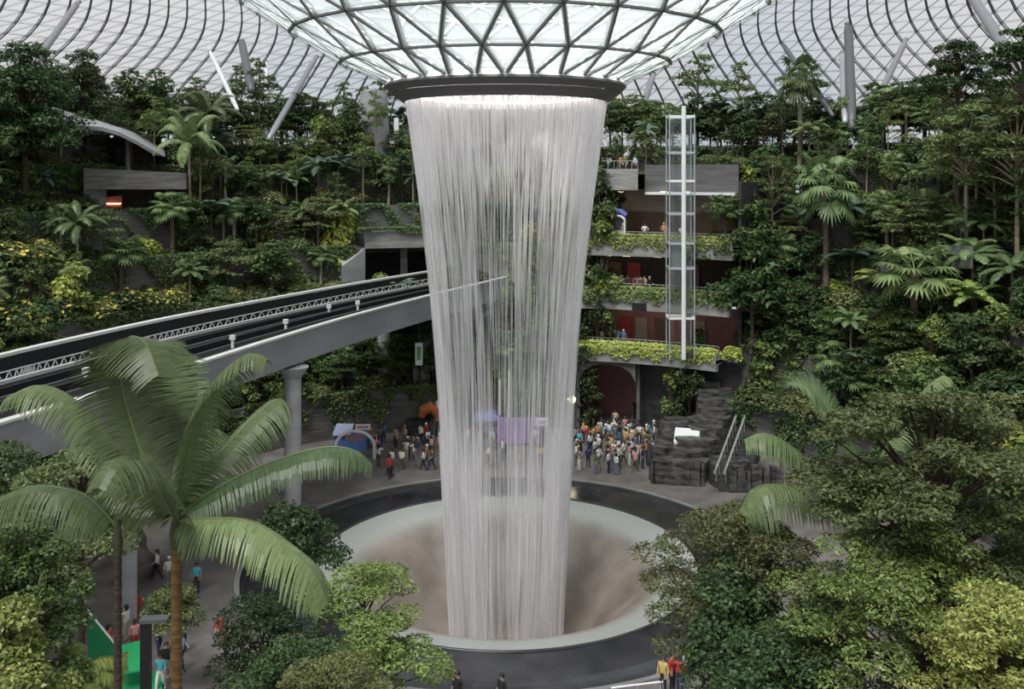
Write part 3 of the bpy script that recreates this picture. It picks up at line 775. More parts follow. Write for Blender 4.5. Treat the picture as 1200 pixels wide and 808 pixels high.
# ---------------------------------------------------------------- roof struts
def hit_roof(px, py, ylo=30):
    d = Vector(((px - CX) / F, 1, -(py - HY) / F))
    Y = ylo
    while Y < 160:
        p = Vector((d.x * Y, Y, EYE + d.z * Y)); r = math.hypot(p.x - CEN.x, p.y - CEN.y)
        if r > 48 and p.z >= roof_z(min(r, 96)): return p
        Y += .25
    return Vector((d.x * 120, 120, EYE + d.z * 120))
M_STRUT = mat('strut_grey', (.27, .28, .295), .45, .2)
STR = [(92, 2, 42, 72, 66, .28, M_STRUT, 'pale slanting roof strut rising at the far left above dark trees'),
       (246, 60, 276, 124, 66, .22, M_WHITE, 'white roof strut leaning left above the left hillside'),
       (283, 48, 294, 102, 66, .38, M_STEELD, 'thick dark roof strut left of the funnel'),
       (312, 72, 312, 165, 66, .2, M_WHITE, 'thin upright white roof strut among the left palms'),
       (371, 66, 318, 158, 45, .28, M_STRUT, 'long grey strut slanting up towards the glass funnel on the left'),
       (766, 86, 736, 178, 49, .34, M_STRUT, 'pale grey strut slanting just right of the oculus ring'),
       (704, 120, 722, 160, 54, .22, M_STEEL, 'short grey strut just behind the right edge of the waterfall top'),
       (916, 50, 972, 130, 60, .24, M_STEELD, 'dark strut slanting down to the right beside the tall fan palm'),
       (994, 28, 998, 142, 60, .42, M_STEELD, 'thick dark upright strut above the right hillside'),
       (987, 62, 990, 138, 66, .3, M_STEEL, 'lighter upright strut just behind the thick dark one'),
       (1062, 46, 1004, 168, 54, .28, M_STRUT, 'pale strut slanting up to the right above right hillside'),
       (1136, -8, 1210, 105, 44, .42, M_STRUT, 'thick pale strut slanting down at the top right corner'),
       (1012, 132, 1022, 170, 58, .18, M_WHITE, 'short white strut beside the foot of the slanting strut')]
for x0, y0, x1, y1, rb, rad, mm, lab in STR:
    rb = min(rb, 52) if x1 < 900 or x1 < 1010 else rb; rad *= 1.25
    top = hit_roof(x0, y0); kx = on_ray(x1, rb); base = P(x1, y1, kx.y)
    d = (base - top).normalized(); base2 = base + d * 1.5
    so = empty('roof_strut', base); tag(so, lab, 'strut', 'roof struts')
    b = MB(); v = top - base; b.tube([d * 1.5, v * .08, v * .92, v], [rad * .7, rad, rad, rad * .6], 12); b.build('shaft', mm, so, True)
    b = MB(); b.tube([v - d * 0.0, v - d * -.5], [rad * .9, rad * .6], 8); b.build('joint', M_STEELD, so)
for px, py, rb, lab in ((183, 105, 60, 'dark square mast standing among trees at the upper left'), (277, 80, 66, 'thin black lamp mast beside the thick dark strut')):
    kx = on_ray(px, rb); t = P(px, py, kx.y); o = empty('lamp_mast', (t.x, t.y, 26.2)); tag(o, lab, 'mast')
    b = MB(); b.tube([(0, 0, 0), (0, 0, t.z - 26.2)], .35 if px == 183 else .12, 8); b.build('pole', M_STEELD, o)
    b = MB(); b.box((0, 0, t.z - 26.0), (.9, .5, .25)); b.build('lamp_head', M_STEELD, o)

# ---------------------------------------------------------------- dark rock cascade, stairs, handrails on the right of the pool
ck = empty('stone_cascade', P(805, 560, 76)); tag(ck, 'stepped black rock cascade right of the crowd with rough ledges', 'rock cascade')
CO = Vector(ck.location); CO.z = 0; ck.location = CO
rnd = random.Random(5)
M_ROCK = noise_mat('black_rock', (0.02, .02, .021), (.13, .126, .122), (1.2, 1.2, 4), .35, .6, 6)
def ledge(cx, cy, Y, wpx, dep, th, name='ledge', m_=M_ROCK):
    c = P(cx, cy, Y); w = wpx / F * Y; b = MB(); n_ = 9
    top, bot = [], []
    for k in range(n_):
        a = 2 * PI * k / n_ + .3; rr_ = rnd.uniform(.82, 1.12)
        x_, y_ = math.cos(a) * w / 2 * rr_, math.sin(a) * dep / 2 * rr_
        top.append((c.x - CO.x + x_, c.y - CO.y + y_, c.z + rnd.uniform(-.06, .06))); bot.append((c.x - CO.x + x_ * 1.05, c.y - CO.y + y_ * 1.05, c.z - th))
    s = len(b.v); b.v += top + bot
    b.f.append(tuple(s + i for i in range(n_))); b.f.append(tuple(s + n_ + i for i in reversed(range(n_)))); b.m += [0, 0]
    for i in range(n_):
        j = (i + 1) % n_; b.f.append((s + i, s + n_ + i, s + n_ + j, s + j)); b.m.append(0)
    return b.build(name, m_, ck)
for cx, cy, Y, w, dep, th in ((800, 540, 75.5, 70, 3.2, 2.2), (806, 526, 77.5, 60, 3, 2.4), (815, 512, 79, 56, 3, 3), (826, 500, 80.5, 48, 2.6, 3.5), (832, 489, 82, 50, 2.4, 4), (838, 478, 83.5, 44, 2.2, 5), (840, 467, 85, 46, 2.2, 6),
                              (836, 456, 86.5, 44, 2.2, 7), (832, 446, 88, 40, 2, 8), (828, 436, 89.5, 34, 2, 9), (780, 520, 79, 40, 3, 2.2), (788, 506, 81, 44, 3, 3), (795, 492, 83, 46, 3, 4), (855, 540, 74.5, 46, 3, 1.9)):
    ledge(cx, cy, Y, w, dep, th)
k = 0
for i in range(22):
    px = 764 + i * 3.9 + rnd.uniform(-.8, .8)
    if 826 < px < 842: continue
    Y = 74.6 - (px - 764) * .012; b = MB(); base = P(px, 203 + EYE * F / Y, Y); h = rnd.uniform(1.6, 2.0)
    b.box((base.x - CO.x, base.y - CO.y, h / 2), (rnd.uniform(.2, .27), .4, h), rnd.uniform(-.2, .2), taper=.9); b.build('basalt_column', M_ROCK, ck)
for i in range(13):
    px = 856 + i * 5 + rnd.uniform(-1, 1); Y = 72.6; b = MB(); x_ = (px - 600) / F * Y; h = rnd.uniform(1.5, 2.3)
    b.box((x_ - CO.x, Y - CO.y, h / 2), (rnd.uniform(.25, .34), .5, h), rnd.uniform(-.2, .2), taper=.9); b.build('basalt_column', M_ROCK, ck)
st = empty('staircase', (15.4, 72.6, 0)); tag(st, 'dark stone staircase climbing beside the black rock cascade', 'staircase')
dirv = Vector((2.7, 5.6, 0)); N_ = 14; z0, z1 = 0.75, 3.0
sdv = Vector((1, -.15, 0)).normalized()
for i in range(N_):
    p = dirv * (i / N_); zt2 = z0 + (z1 - z0) * (i + 1) / N_; b = MB()
    a = p; c = p + dirv / N_ * 1.25
    w_ = sdv * 2.1
    b.hexa([a + Vector((0, 0, max(zt2 - 1.2, 0))), a + w_ + Vector((0, 0, max(zt2 - 1.2, 0))), c + w_ + Vector((0, 0, max(zt2 - 1.2, 0))), c + Vector((0, 0, max(zt2 - 1.2, 0))), a + Vector((0, 0, zt2)), a + w_ + Vector((0, 0, zt2)), c + w_ + Vector((0, 0, zt2)), c + Vector((0, 0, zt2))])
    b.build('step', noise_mat('step_stone', (.03, .03, .03), (.075, .072, .07), (2, 2, 2), .5), st)
for off in (-.15, .55):
    b = MB(); q = sdv * off
    p0, p1 = q + Vector((0, 0, z0 + 1.0)), q + dirv + Vector((0, 0, z1 + 1.1))
    b.tube([p0 + Vector((-.3, -.8, -.1)), p0, p1, p1 + Vector((.2, .6, .05))], .085, 8)
    for k in range(8):
        f = k / 7; p = q + dirv * f + Vector((0, 0, z0 + (z1 - z0) * f)); b.tube([p, p + Vector((0, 0, 1.05))], .035, 6)
    b.build('handrail', mat('handrail_steel', (.55, .55, .54), .3, .5), st)
wb = empty('white_cabinet', P(805, 518, 79.3)); wb.rotation_euler = (0, 0, -.25)
tag(wb, 'white box-like cabinet with a sloping top on the black rock ledges', 'cabinet')
b = MB(); b.hexa([Vector(p) for p in ((-.85, -.6, -.6), (.85, -.6, -.6), (.85, .6, -.6), (-.85, .6, -.6), (-.85, -.6, .1), (.85, -.6, .1), (.85, .6, .7), (-.85, .6, .7))]); b.build('body', M_CONC, wb)
b = MB(); b.hexa([Vector(p) for p in ((-1.0, -.8, .05), (1.0, -.8, .05), (1.0, .75, .8), (-1.0, .75, .8), (-1.0, -.8, .17), (1.0, -.8, .17), (1.0, .75, .92), (-1.0, .75, .92))]); b.build('lid', M_WHITE, wb)
b = MB(); b.tube([(-1.0, -.7, -.5), (-.8, -.9, .1)], .12, 8); b.build('spout', M_WHITE, wb)

# ---------------------------------------------------------------- booths, signs, lamps on the plaza
bo = empty('stage_booth', (P(405, 533, 82).x, 84.5, 0)); bo.scale = (.8, .8, .62)
tag(bo, 'blue and white booth behind the crowd left of the waterfall', 'booth')
b = MB(); b.hexa([Vector(p) for p in ((-1.6, -1.2, 0), (1.9, -1.2, 0), (1.9, 1.2, 0), (-1.6, 1.2, 0), (-1.6, -1.0, 1.7), (1.9, -1.0, 1.7), (1.9, 1.0, 1.9), (-1.6, 1.0, 1.9))]); b.build('body', mat('booth_blue', (.06, .14, .36), .6), bo)
b = MB(); b.hexa([Vector(p) for p in ((-1.7, -1.3, 2.0), (.2, -1.3, 2.0), (.2, 1.2, 2.3), (-1.7, 1.2, 2.3), (-1.7, -1.2, 2.3), (.2, -1.2, 2.3), (.2, 1.1, 2.9), (-1.7, 1.1, 2.9))]); b.build('awning', mat('awning_pale', (.38, .42, .62), .6), bo)
b = MB(); b.box((1.5, -.9, 3.1), (1.6, .15, .75)); b.build('sign_board', M_WHITE, bo)
b = MB()
for i in range(5): b.box((1.0 + i * .24, -1.0, 3.12), (.15, .03, .3))
b.build('sign_marks', mat('sign_red', (.5, .06, .05), .5), bo)
ar = empty('white_arch', (P(416, 530, 81).x, 81.0, 0)); tag(ar, 'white arch in front of the blue booth', 'arch')
b = MB(); pts = [(-1.6, 0, 0)] + [(-1.6 * math.cos(t), 0, 1.0 + 1.3 * math.sin(t)) for t in [k * PI / 12 for k in range(13)]] + [(1.6, 0, 0)]
b.tube(pts, .14, 8); b.build('hoop', M_WHITE, ar)
b = MB(); b.box((0, 0, 1.75), (1.6, .06, .5)); b.build('sign_panel', mat('panel_red', (.32, .2, .2), .5), ar)
ln = empty('hanging_lantern', P(491, 415, 88)); tag(ln, 'tall white hanging lantern left of the waterfall under the viaduct', 'lantern')
b = MB(); b.box((0, 0, 0), (.65, .4, 2.0)); b.build('shade', M_WHITE, ln)
b = MB(); b.tube([(0, 0, 1), (0, 0, 4.0)], .03, 5); b.build('cord', M_STEELD, ln)
b = MB(); b.box((0, -.21, .1), (.35, .03, 1.2)); b.build('motif', mat('motif_green', (.15, .3, .12), .5), ln)
sg = empty('sign_totem', (P(491, 470, 91).x, 91.3, 0)); tag(sg, 'slim grey upright sign panel below the hanging lantern', 'sign')
b = MB(); b.box((.2, 0, 4), (1.6, .3, 8), taper=.95); b.build('panel', M_CONCD, sg)
sp = empty('street_lamp', (P(670, 545, 84).x, 84, 0)); tag(sp, 'lit globe lamp on a pole at the right edge of the waterfall', 'lamp')
b = MB(); b.tube([(0, 0, 0), (0, 0, 4.0)], .07, 8); b.build('pole', M_STEELD, sp)
b = MB(); b.lathe([(0.01, 3.9), (.25, 4.0), (.36, 4.25), (.25, 4.5), (.01, 4.6)], (0, 0), 12); b.build('globe', mat('globe', (1, .95, .8), .5, emis=(1, .85, .6), estr=6), sp, True)
sc_ = empty('event_screen', (P(612, 540, 85).x, 85, -.9)); tag(sc_, 'purple event screen standing behind the waterfall', 'screen')
b = MB(); b.box((0, 0, 2.2), (4.4, .3, 2.2)); b.build('display', mat('purple', (.2, .15, .27), .5, emis=(.35, .18, .6), estr=.12), sc_)
for sx in (-2, 2):
    b = MB(); b.tube([(sx, .2, .9), (sx, .2, 3.5)], .08, 6); b.build('post', M_STEELD, sc_)
s2 = empty('white_sign', (P(635, 500, 84).x, 84, -1.6)); tag(s2, 'small white sign board on a post beside the purple screen', 'sign')
b = MB(); b.box((0, 0, 3.9), (1.1, .1, .65)); b.build('board', M_WHITE, s2)
b = MB(); b.tube([(0, .1, 1.6), (0, .1, 3.7)], .05, 6); b.build('post', M_STEELD, s2)
b = MB(); b.box((0, -.07, 3.9), (.8, .02, .3)); b.build('sign_band', mat('sign_band', (.4, .35, .55), .5), s2)
s3 = empty('lit_sign', (P(592, 475, 90).x, 90, 0)); tag(s3, 'pair of slim white lit poles behind the waterfall', 'lights')
for dx in (-.5, .35):
    b = MB(); b.tube([(dx, 0, 0), (dx, 0, 5.2 + dx)], .09, 6); b.build('pole', mat('pale_pole', (.8, .8, .78), .5), s3)
s4 = empty('market_stall', (P(570, 515, 87).x, 87, 0)); s4.scale = (.8, .8, .75); tag(s4, 'blue covered stall behind the left half of the waterfall', 'stall')
b = MB(); b.box((0, 0, 2.9), (3.2, 2.2, .9), taper=.6); b.build('roof', mat('stall_blue', (.10, .12, .32), .5), s4)
for sx in (-1.4, 1.4):
    for sy in (-.9, .9):
        b = MB(); b.tube([(sx, sy, 0), (sx, sy, 2.5)], .06, 6); b.build('post', M_STEEL, s4)
# orange and white sculptural stall left
s5 = empty('animal_sculpture', (P(505, 520, 88.5).x, 88.5, 1.3)); tag(s5, 'orange and white rounded sculpture on a ledge left of waterfall', 'sculpture')
b = MB(); b.tube([(-.9, 0, .3), (-.7, 0, .9), (-.1, 0, 1.2), (.4, 0, .9), (.6, 0, .2)], [.3, .5, .55, .45, .3], 10); b.build('body', mat('orange', (.55, .17, .06), .5), s5)
b = MB(); b.tube([(.5, 0, .0), (.75, 0, .9), (.65, 0, 1.6), (1.0, 0, 2.0)], [.18, .25, .28, .15], 10); b.build('neck', M_WHITE, s5)
b = MB(); b.box((0, .2, -.8), (4.5, 1.4, 1.6)); b.build('plinth', M_DARKSTONE, s5)
# green screens and dark lamp post at the lower left
gs = empty('green_banner', (P(112, 770, 46).x, 46, 0)); tag(gs, 'green triangular banner beside the dark red-shirted person at lower left', 'banner')
b = MB(); a, c, d = P(102, 715, 46), P(152, 776, 46), P(104, 776, 46); O_ = Vector(gs.location)
dd = Vector((0, .12, 0))
b.v = [tuple(p - O_) for p in (a, c, d, a + dd, c + dd, d + dd)]; b.f = [(0, 2, 1), (3, 4, 5), (0, 1, 4, 3), (1, 2, 5, 4), (2, 0, 3, 5)]; b.m = [0] * 5
M_GREEN = mat('banner_green', (.005, .16, .055), .5)
b.build('cloth', M_GREEN, gs)
b = MB(); b.tube([a - O_, c - O_], .05, 6); b.build('edge_trim', M_CAP, gs)
for (xa, ya, xb, yb, xc, yc, xd, yd, lab) in ((140, 757, 168, 750, 168, 785, 140, 790, 'upper bright green canopy panel beside the black lamp post'), (142, 782, 190, 788, 190, 815, 142, 815, 'lower bright green canopy panel at the bottom left')):
    Y = 44; o = empty('green_canopy', P((xa + xc) / 2, (ya + yc) / 2, Y)); b = MB(); O_ = Vector(o.location)
    p = [P(xa, ya, Y + 1.5), P(xb, yb, Y + 1.5), P(xc, yc, Y), P(xd, yd, Y)]; dn = Vector((0, 0, -.08))
    b.hexa([q - O_ + dn for q in (p[3], p[2], p[1], p[0])] + [q - O_ for q in (p[3], p[2], p[1], p[0])])
    b.build('fabric', mat('canopy_green', (.01, .30, .10), .5), o); tag(o, lab, 'canopy')
    b = MB(); q = (p[0] + p[1]) / 2 - O_; b.tube([Vector((q.x, q.y, -O_.z)), q], .06, 6); b.build('post', M_STEELD, o)
lp_ = empty('lamp_post', (P(171, 760, 40).x, 40, 0)); tag(lp_, 'black square lamp post with a flat head between palm trunks', 'lamp post')
h = P(171, 728, 40).z; b = MB(); b.box((0, 0, h / 2), (.36, .36, h)); b.build('post', M_TRACK, lp_)
b = MB(); b.box((.35, 0, h + .06), (1.1, .5, .14), 0.1); b.build('lamp_head', M_STEELD, lp_)
# brown rock mound behind the left palms
mo = MB(); rnd = random.Random(9)
c0 = P(92, 690, 57)
prof = []
for i in range(9):
    f = i / 8; rr_ = 5.2 * math.cos(f * PI / 2) ** .6 if f < 1 else .01
    prof.append((max(rr_, .01), 4.8 * f))
mo.lathe(prof, (0, 0), 26)
mo.v = [(v[0] * (1.2 + .12 * math.sin(v[2] * 2 + v[1])) + rnd.uniform(-.12, .12), v[1] + rnd.uniform(-.12, .12), v[2] + rnd.uniform(-.1, .1) if v[2] > .1 else v[2]) for v in mo.v]
mm_ = mo.build('rock_mound', noise_mat('brown_rock', (.09, .075, .066), (.17, .145, .13), (.8, .8, 2), .8, .5), smooth=True); mm_.location = (c0.x - .5, 57.5, 0); mm_.scale = (.78, .7, .85)
tag(mm_, 'brown-grey rock mound behind the thin palm trunk at lower left', 'rock')
# barrier at bottom
br = empty('barrier', (P(745, 800, 44.6).x, 44.0, 0)); tag(br, 'low white barrier in front of the pool at the bottom', 'barrier')
b = MB(); b.tube([(-1.2, -.1, .55), (1.2, .35, .6)], .05, 6); b.build('rail', M_WHITE, br)
for x_ in (-1.1, 0, 1.1):
    b = MB(); b.tube([(x_, .12 + .2 * x_, 0), (x_, .12 + .2 * x_, .56)], .04, 6); b.build('post', M_STEEL, br)
fb = MB(); fb.lathe([(15.4, .06), (15.4, .2), (15.5, .2), (15.5, .06)], (0, 0), 3, a0=0, a1=1)
# ---------------------------------------------------------------- plants
def make_tree(name, H, R, CH, trunk_r, ncl, a, c, nl, L, W, bark, leaf, seed, crown_parts=True, trunk_split=.55, flat=.5, lean=0.0, dome=1.0):
    """crown: ncl flattened leaf clusters spread through a dome of radius R and height CH whose top is at H"""
    rs = np.random.RandomState(seed); rnd = random.Random(seed)
    root = empty(name)
    zc = H - CH
    b = MB()
    b.tube([(0, 0, 0), (rnd.uniform(-.1, .1), rnd.uniform(-.1, .1), zc * .5), (lean, 0, zc + CH * .25), (lean * 1.2, 0, H - c * .5)], [trunk_r, trunk_r * .85, trunk_r * .6, trunk_r * .15], 8)
    CC = []
    for i in range(ncl):
        th = i * 2.39996 + rnd.uniform(-.4, .4)
        f = (i + .5) / ncl
        zz = 1 - f if dome else rnd.random()
        rr = math.sqrt(max(0, 1 - (zz) ** 2)) * rnd.uniform(.4, 1.15)
        p = Vector((lean + R * rr * math.cos(th), R * rr * math.sin(th), zc + CH * min(max(zz * .9 + rnd.uniform(-.16, .13), 0), 1) - c * .3))
        CC.append(p)
        q0 = Vector((lean * .8, 0, zc + (p.z - zc) * .45 - .08 * H * rr))
        mid = (q0 + p) / 2 + Vector((0, 0, .06 * R))
        b.tube([q0, mid, p], [trunk_r * .42, trunk_r * .25, trunk_r * .08], 5, cap=False)
    b.build('trunk', bark, root)
    cen, nrm = [], []
    for p in CC:
        k = rs.uniform(.7, 1.25)
        n = int(nl * k * k)
        u = unit(rs.normal(size=(n, 3))) * rs.uniform(.55, 1.0, (n, 1)) ** .6
        u[:, 2] = np.where(u[:, 2] < -.35, -u[:, 2] * .5, u[:, 2])
        pts = u * np.array([a * k, a * k, c * k]) + np.array(p)
        pts += rs.normal(size=(n, 3)) * .04 * a
        cen.append(pts)
        nr = unit(u * np.array([1, 1, 1.4]) * (1 - flat) + np.array([0, 0, 1.0]) * flat + rs.normal(size=(n, 3)) * .35)
        nrm.append(nr)
    V = leaves(np.concatenate(cen), np.concatenate(nrm), L, W, rs)
    link('crown', quads_mesh('crown', V, leaf), root)
    KIDS[root.name] = list(root.children)
    return root
def frond_quads(pts, side, leafL, leafW, n, droop=.45, fwd=.45, endtaper=.35, rs=RS, segs=3, start=.08, tapl=.30):
    """pinnate leaflets along a curve; returns (M,4,3)"""
    pts = np.array([tuple(p) for p in pts]); 
    seg = np.linalg.norm(np.diff(pts, axis=0), axis=1); s = np.concatenate([[0], np.cumsum(seg)]); tot = s[-1]
    out = []
    t = np.linspace(start, .995, n)
    base = np.stack([np.interp(t * tot, s, pts[:, k]) for k in range(3)], 1)
    nxt = np.stack([np.interp(np.minimum(t + .02, 1) * tot, s, pts[:, k]) for k in range(3)], 1)
    prv = np.stack([np.interp((t - .02) * tot, s, pts[:, k]) for k in range(3)], 1)
    T = unit(nxt - prv)
    side = np.array(side, dtype=float); side = side / np.linalg.norm(side)
    S = unit(side - T * (T @ side)[:, None])
    U = np.cross(S, T); 
    prof = np.clip(np.minimum((t - start + .10) / .22, 1), 0, 1) * np.clip(((1 - t) / tapl) ** .6, endtaper, 1)
    for sg in (-1, 1):
        l = leafL * prof * rs.uniform(.9, 1.08, n)
        d0 = unit(S * sg + T * (fwd + rs.uniform(-.06, .06, (n, 1))) + U * .22)
        p0 = base
        w = unit(T - d0 * (np.sum(T * d0, 1))[:, None]) * leafW / 2
        for k in range(segs):
            dk = unit(d0 + np.array([0, 0, -1.0]) * droop * (k * 1.0 / segs) * 2.2)
            p1 = p0 + dk * (l / segs)[:, None]
            w0 = w * (1 - .15 * k); w1 = w * (1 - .15 * (k + 1)) if k < segs - 1 else w * .15
            out.append(np.stack([p0 - w0, p0 + w0, p1 + w1, p1 - w1], 1)); p0 = p1
    return np.concatenate(out, 0)
def arch(az, elev, L, droop, n=14, org=(0, 0, 0)):
    p = Vector(org); e = elev; pts = [p.copy()]
    for i in range(n):
        p = p + Vector((math.cos(az) * math.cos(e), math.sin(az) * math.cos(e), math.sin(e))) * L / n
        e -= droop / n * (0.5 + 1.0 * i / n); pts.append(p.copy())
    return pts
def make_feather_palm(name, H, nf, L, trunk_r, bark, leaf, seed, leafL=.45, n=34, W=.07):
    rnd = random.Random(seed); rs = np.random.RandomState(seed); root = empty(name)
    b = MB(); b.tube([(0, 0, 0), (.05, 0, H * .3), (.0, .05, H * .8), (0, 0, H)], [trunk_r * 1.25, trunk_r, trunk_r * .85, trunk_r * .9], 8); b.build('trunk', bark, root)
    Q = []; st_ = MB()
    for i in range(nf):
        az = i * 2.39996; el = rnd.uniform(.1, 1.25); l = L * rnd.uniform(.85, 1.1)
        pts = arch(az, el, l, rnd.uniform(1.3, 2.0), org=(0, 0, H))
        st_.tube(pts, [.03] * len(pts), 4, cap=False)
        Q.append(frond_quads(pts, (-math.sin(az), math.cos(az), 0), leafL, W, n, rs=rs, segs=2))
    link('crown', quads_mesh('crown', np.concatenate(Q), leaf), root)
    KIDS[root.name] = list(root.children); return root
def make_fan_palm(name, H, nf, L, trunk_r, bark, leaf, seed, FR=.75):
    rnd = random.Random(seed); root = empty(name)
    b = MB(); b.tube([(0, 0, 0), (.04, .03, H * .4), (0, 0, H)], [trunk_r * 1.2, trunk_r, trunk_r], 8)
    b.tube([(0, 0, H - .5), (0, 0, H)], [trunk_r * 1.5, trunk_r * 1.2], 8); b.build('trunk', bark, root)
    Q = []; S = MB()
    for i in range(nf):
        az = i * 2.39996 + rnd.uniform(-.2, .2); el = 1.25 - 1.9 * (i / nf) + rnd.uniform(-.15, .15); l = L * rnd.uniform(.8, 1.1)
        pts = arch(az, el, l, .6, 5, (0, 0, H)); S.tube(pts, .02, 4, cap=False)
        tip = pts[-1]; d = (pts[-1] - pts[-2]).normalized(); sd = Vector((-math.sin(az), math.cos(az), 0)); up = sd.cross(d)
        ns = 15
        for k in range(ns):
            a = (k / (ns - 1) - .5) * 3.9
            v = d * math.cos(a) + sd * math.sin(a) + up * .12
            v.normalize(); rl = FR * (1 - .12 * abs(a) / 2) * rnd.uniform(.9, 1.1)
            w = v.cross(up).normalized() * FR * .085
            m_ = tip + v * rl * .55; e_ = tip + v * rl - Vector((0, 0, rl * .28))
            Q.append([tuple(tip), tuple(m_ - w), tuple(e_), tuple(m_ + w)])
    link('crown', quads_mesh('crown', np.array(Q), leaf), root); S.build('leaf_stalks', leaf, root)
    KIDS[root.name] = list(root.children); return root

PROT = {}
def T(key, *a, **k): PROT[key] = a, k
rs_ = 100
# name, H, R, CH, trunk_r, ncl, a, c, nl, L, W, bark, leaf, seed
P_ = {}
P_['broad'] = [make_tree('broadleaf_tree', 5.0, 1.7, 3.0, .11, 20, .75, .5, 95, .34, .17, M_BARK, L_DARK, 1, flat=.35),
               make_tree('broadleaf_tree', 5.0, 1.5, 3.6, .10, 22, .65, .5, 90, .30, .15, M_BARK, L_MID, 2, flat=.4)]
P_['layer'] = [make_tree('layered_tree', 5.5, 2.1, 2.9, .10, 22, .85, .22, 110, .26, .12, M_BARK, L_OLIVE, 3, flat=.75),
               make_tree('layered_tree', 5.5, 1.9, 3.4, .10, 22, .8, .22, 110, .26, .12, M_BARKD, L_MID, 4, flat=.75)]
P_['grand'] = [make_tree('spreading_tree', 11.0, 3.2, 6.2, .24, 60, .95, .6, 190, .30, .15, M_BARKD, L_DARK, 71, flat=.4)]
P_['tall'] = [make_tree('tall_slender_tree', 18.0, 2.6, 4.6, .2, 34, .85, .45, 190, .30, .15, M_BARK, L_DARK, 72, flat=.45), make_tree('tall_slender_tree', 14.0, 2.8, 4.4, .17, 36, .9, .35, 170, .32, .13, M_BARKP, L_OLIVE, 73, flat=.6)]
P_['slim'] = [make_tree('slender_tree', 8.0, 1.3, 3.4, .09, 15, .7, .4, 90, .30, .14, M_BARKP, L_MID, 5, flat=.5)]
P_['column'] = [make_tree('columnar_tree', 6.0, 1.0, 5.2, .10, 26, .6, .5, 85, .30, .15, M_BARK, L_DARK, 21, flat=.4),
                make_tree('columnar_tree', 6.0, 1.0, 5.2, .10, 26, .6, .5, 85, .30, .15, M_BARK, L_BRIGHT, 22, flat=.4)]
P_['fan'] = [make_fan_palm('fan_palm', 4.2, 20, .95, .13, M_BARKP, L_PALM, 6), make_fan_palm('fan_palm', 4.2, 24, 1.05, .13, M_BARK, L_PALM, 7)]
P_['feather'] = [make_feather_palm('feather_palm', 4.0, 15, 2.2, .09, M_BARKP, L_PALM, 8), make_feather_palm('feather_palm', 4.0, 13, 2.5, .09, M_BARK, L_BLUE, 9)]
P_['fern'] = [make_feather_palm('tree_fern', 1.8, 16, 1.9, .1, M_BARKD, L_BRIGHT, 10, .38, 36, .06)]
def make_shrub(name, R, H, nl, L, W, leaf, seed, extra=None, nextra=0):
    rs = np.random.RandomState(seed); root = empty(name)
    b = MB()
    for k in range(5):
        a = k * 1.3; b.tube([(0, 0, 0), (R * .4 * math.cos(a), R * .4 * math.sin(a), H * .5), (R * .6 * math.cos(a), R * .6 * math.sin(a), H * .8)], [.05, .035, .015], 5)
    b.build('stems', M_BARK, root)
    ncl = 9; cen = []; nr = []
    for k in range(ncl):
        a = k * 2.4; f = math.sqrt(k / ncl); p = np.array([R * .62 * f * math.cos(a), R * .62 * f * math.sin(a), H * (.62 - .3 * f * f)])
        n = nl // ncl; u = unit(rs.normal(size=(n, 3))); u[:, 2] = np.abs(u[:, 2]) * np.where(rs.uniform(size=n) < .2, -.6, 1)
        cen.append(p + u * np.array([R * .48, R * .48, H * .42]) * rs.uniform(.7, 1, (n, 1))); nr.append(unit(u + np.array([0, 0, .6]) + rs.normal(size=(n, 3)) * .4))
    cen = np.concatenate(cen); nr = np.concatenate(nr)
    link('foliage', quads_mesh('foliage', leaves(cen, nr, L, W, rs), leaf), root)
    if extra:
        k = rs.choice(len(cen), nextra, replace=False); c = cen[k] * np.array([1.03, 1.03, 1.06])
        link('blossoms', quads_mesh('blossoms', leaves(c, nr[k], L * 1.0, W * 1.3, rs), extra), root)
    KIDS[root.name] = list(root.children); return root
P_['shrub'] = [make_shrub('leafy_shrub', 1.3, 1.7, 900, .28, .15, L_DARK, 31), make_shrub('leafy_shrub', 1.3, 1.6, 800, .34, .16, L_MID, 32), make_shrub('leafy_shrub', 1.5, 1.4, 900, .26, .12, L_OLIVE, 33)]
P_['lime'] = [make_shrub('lime_shrub', 1.2, 1.8, 700, .36, .2, L_LIME, 34), make_shrub('lime_shrub', 1.2, 2.2, 800, .30, .18, L_BRIGHT, 35)]
P_['bloom'] = [make_shrub('flowering_shrub', 1.4, 1.6, 850, .28, .15, L_DARK, 36, L_YEL, 110), make_shrub('flowering_shrub', 1.4, 1.5, 850, .28, .15, L_OLIVE, 37, L_YEL, 140)]
BASEH = {'grand': 11, 'tall': 18, 'broad': 5, 'layer': 5.5, 'slim': 8, 'column': 6, 'fan': 5.0, 'feather': 5.2, 'fern': 2.6, 'shrub': 1.7, 'lime': 1.8, 'bloom': 1.6}
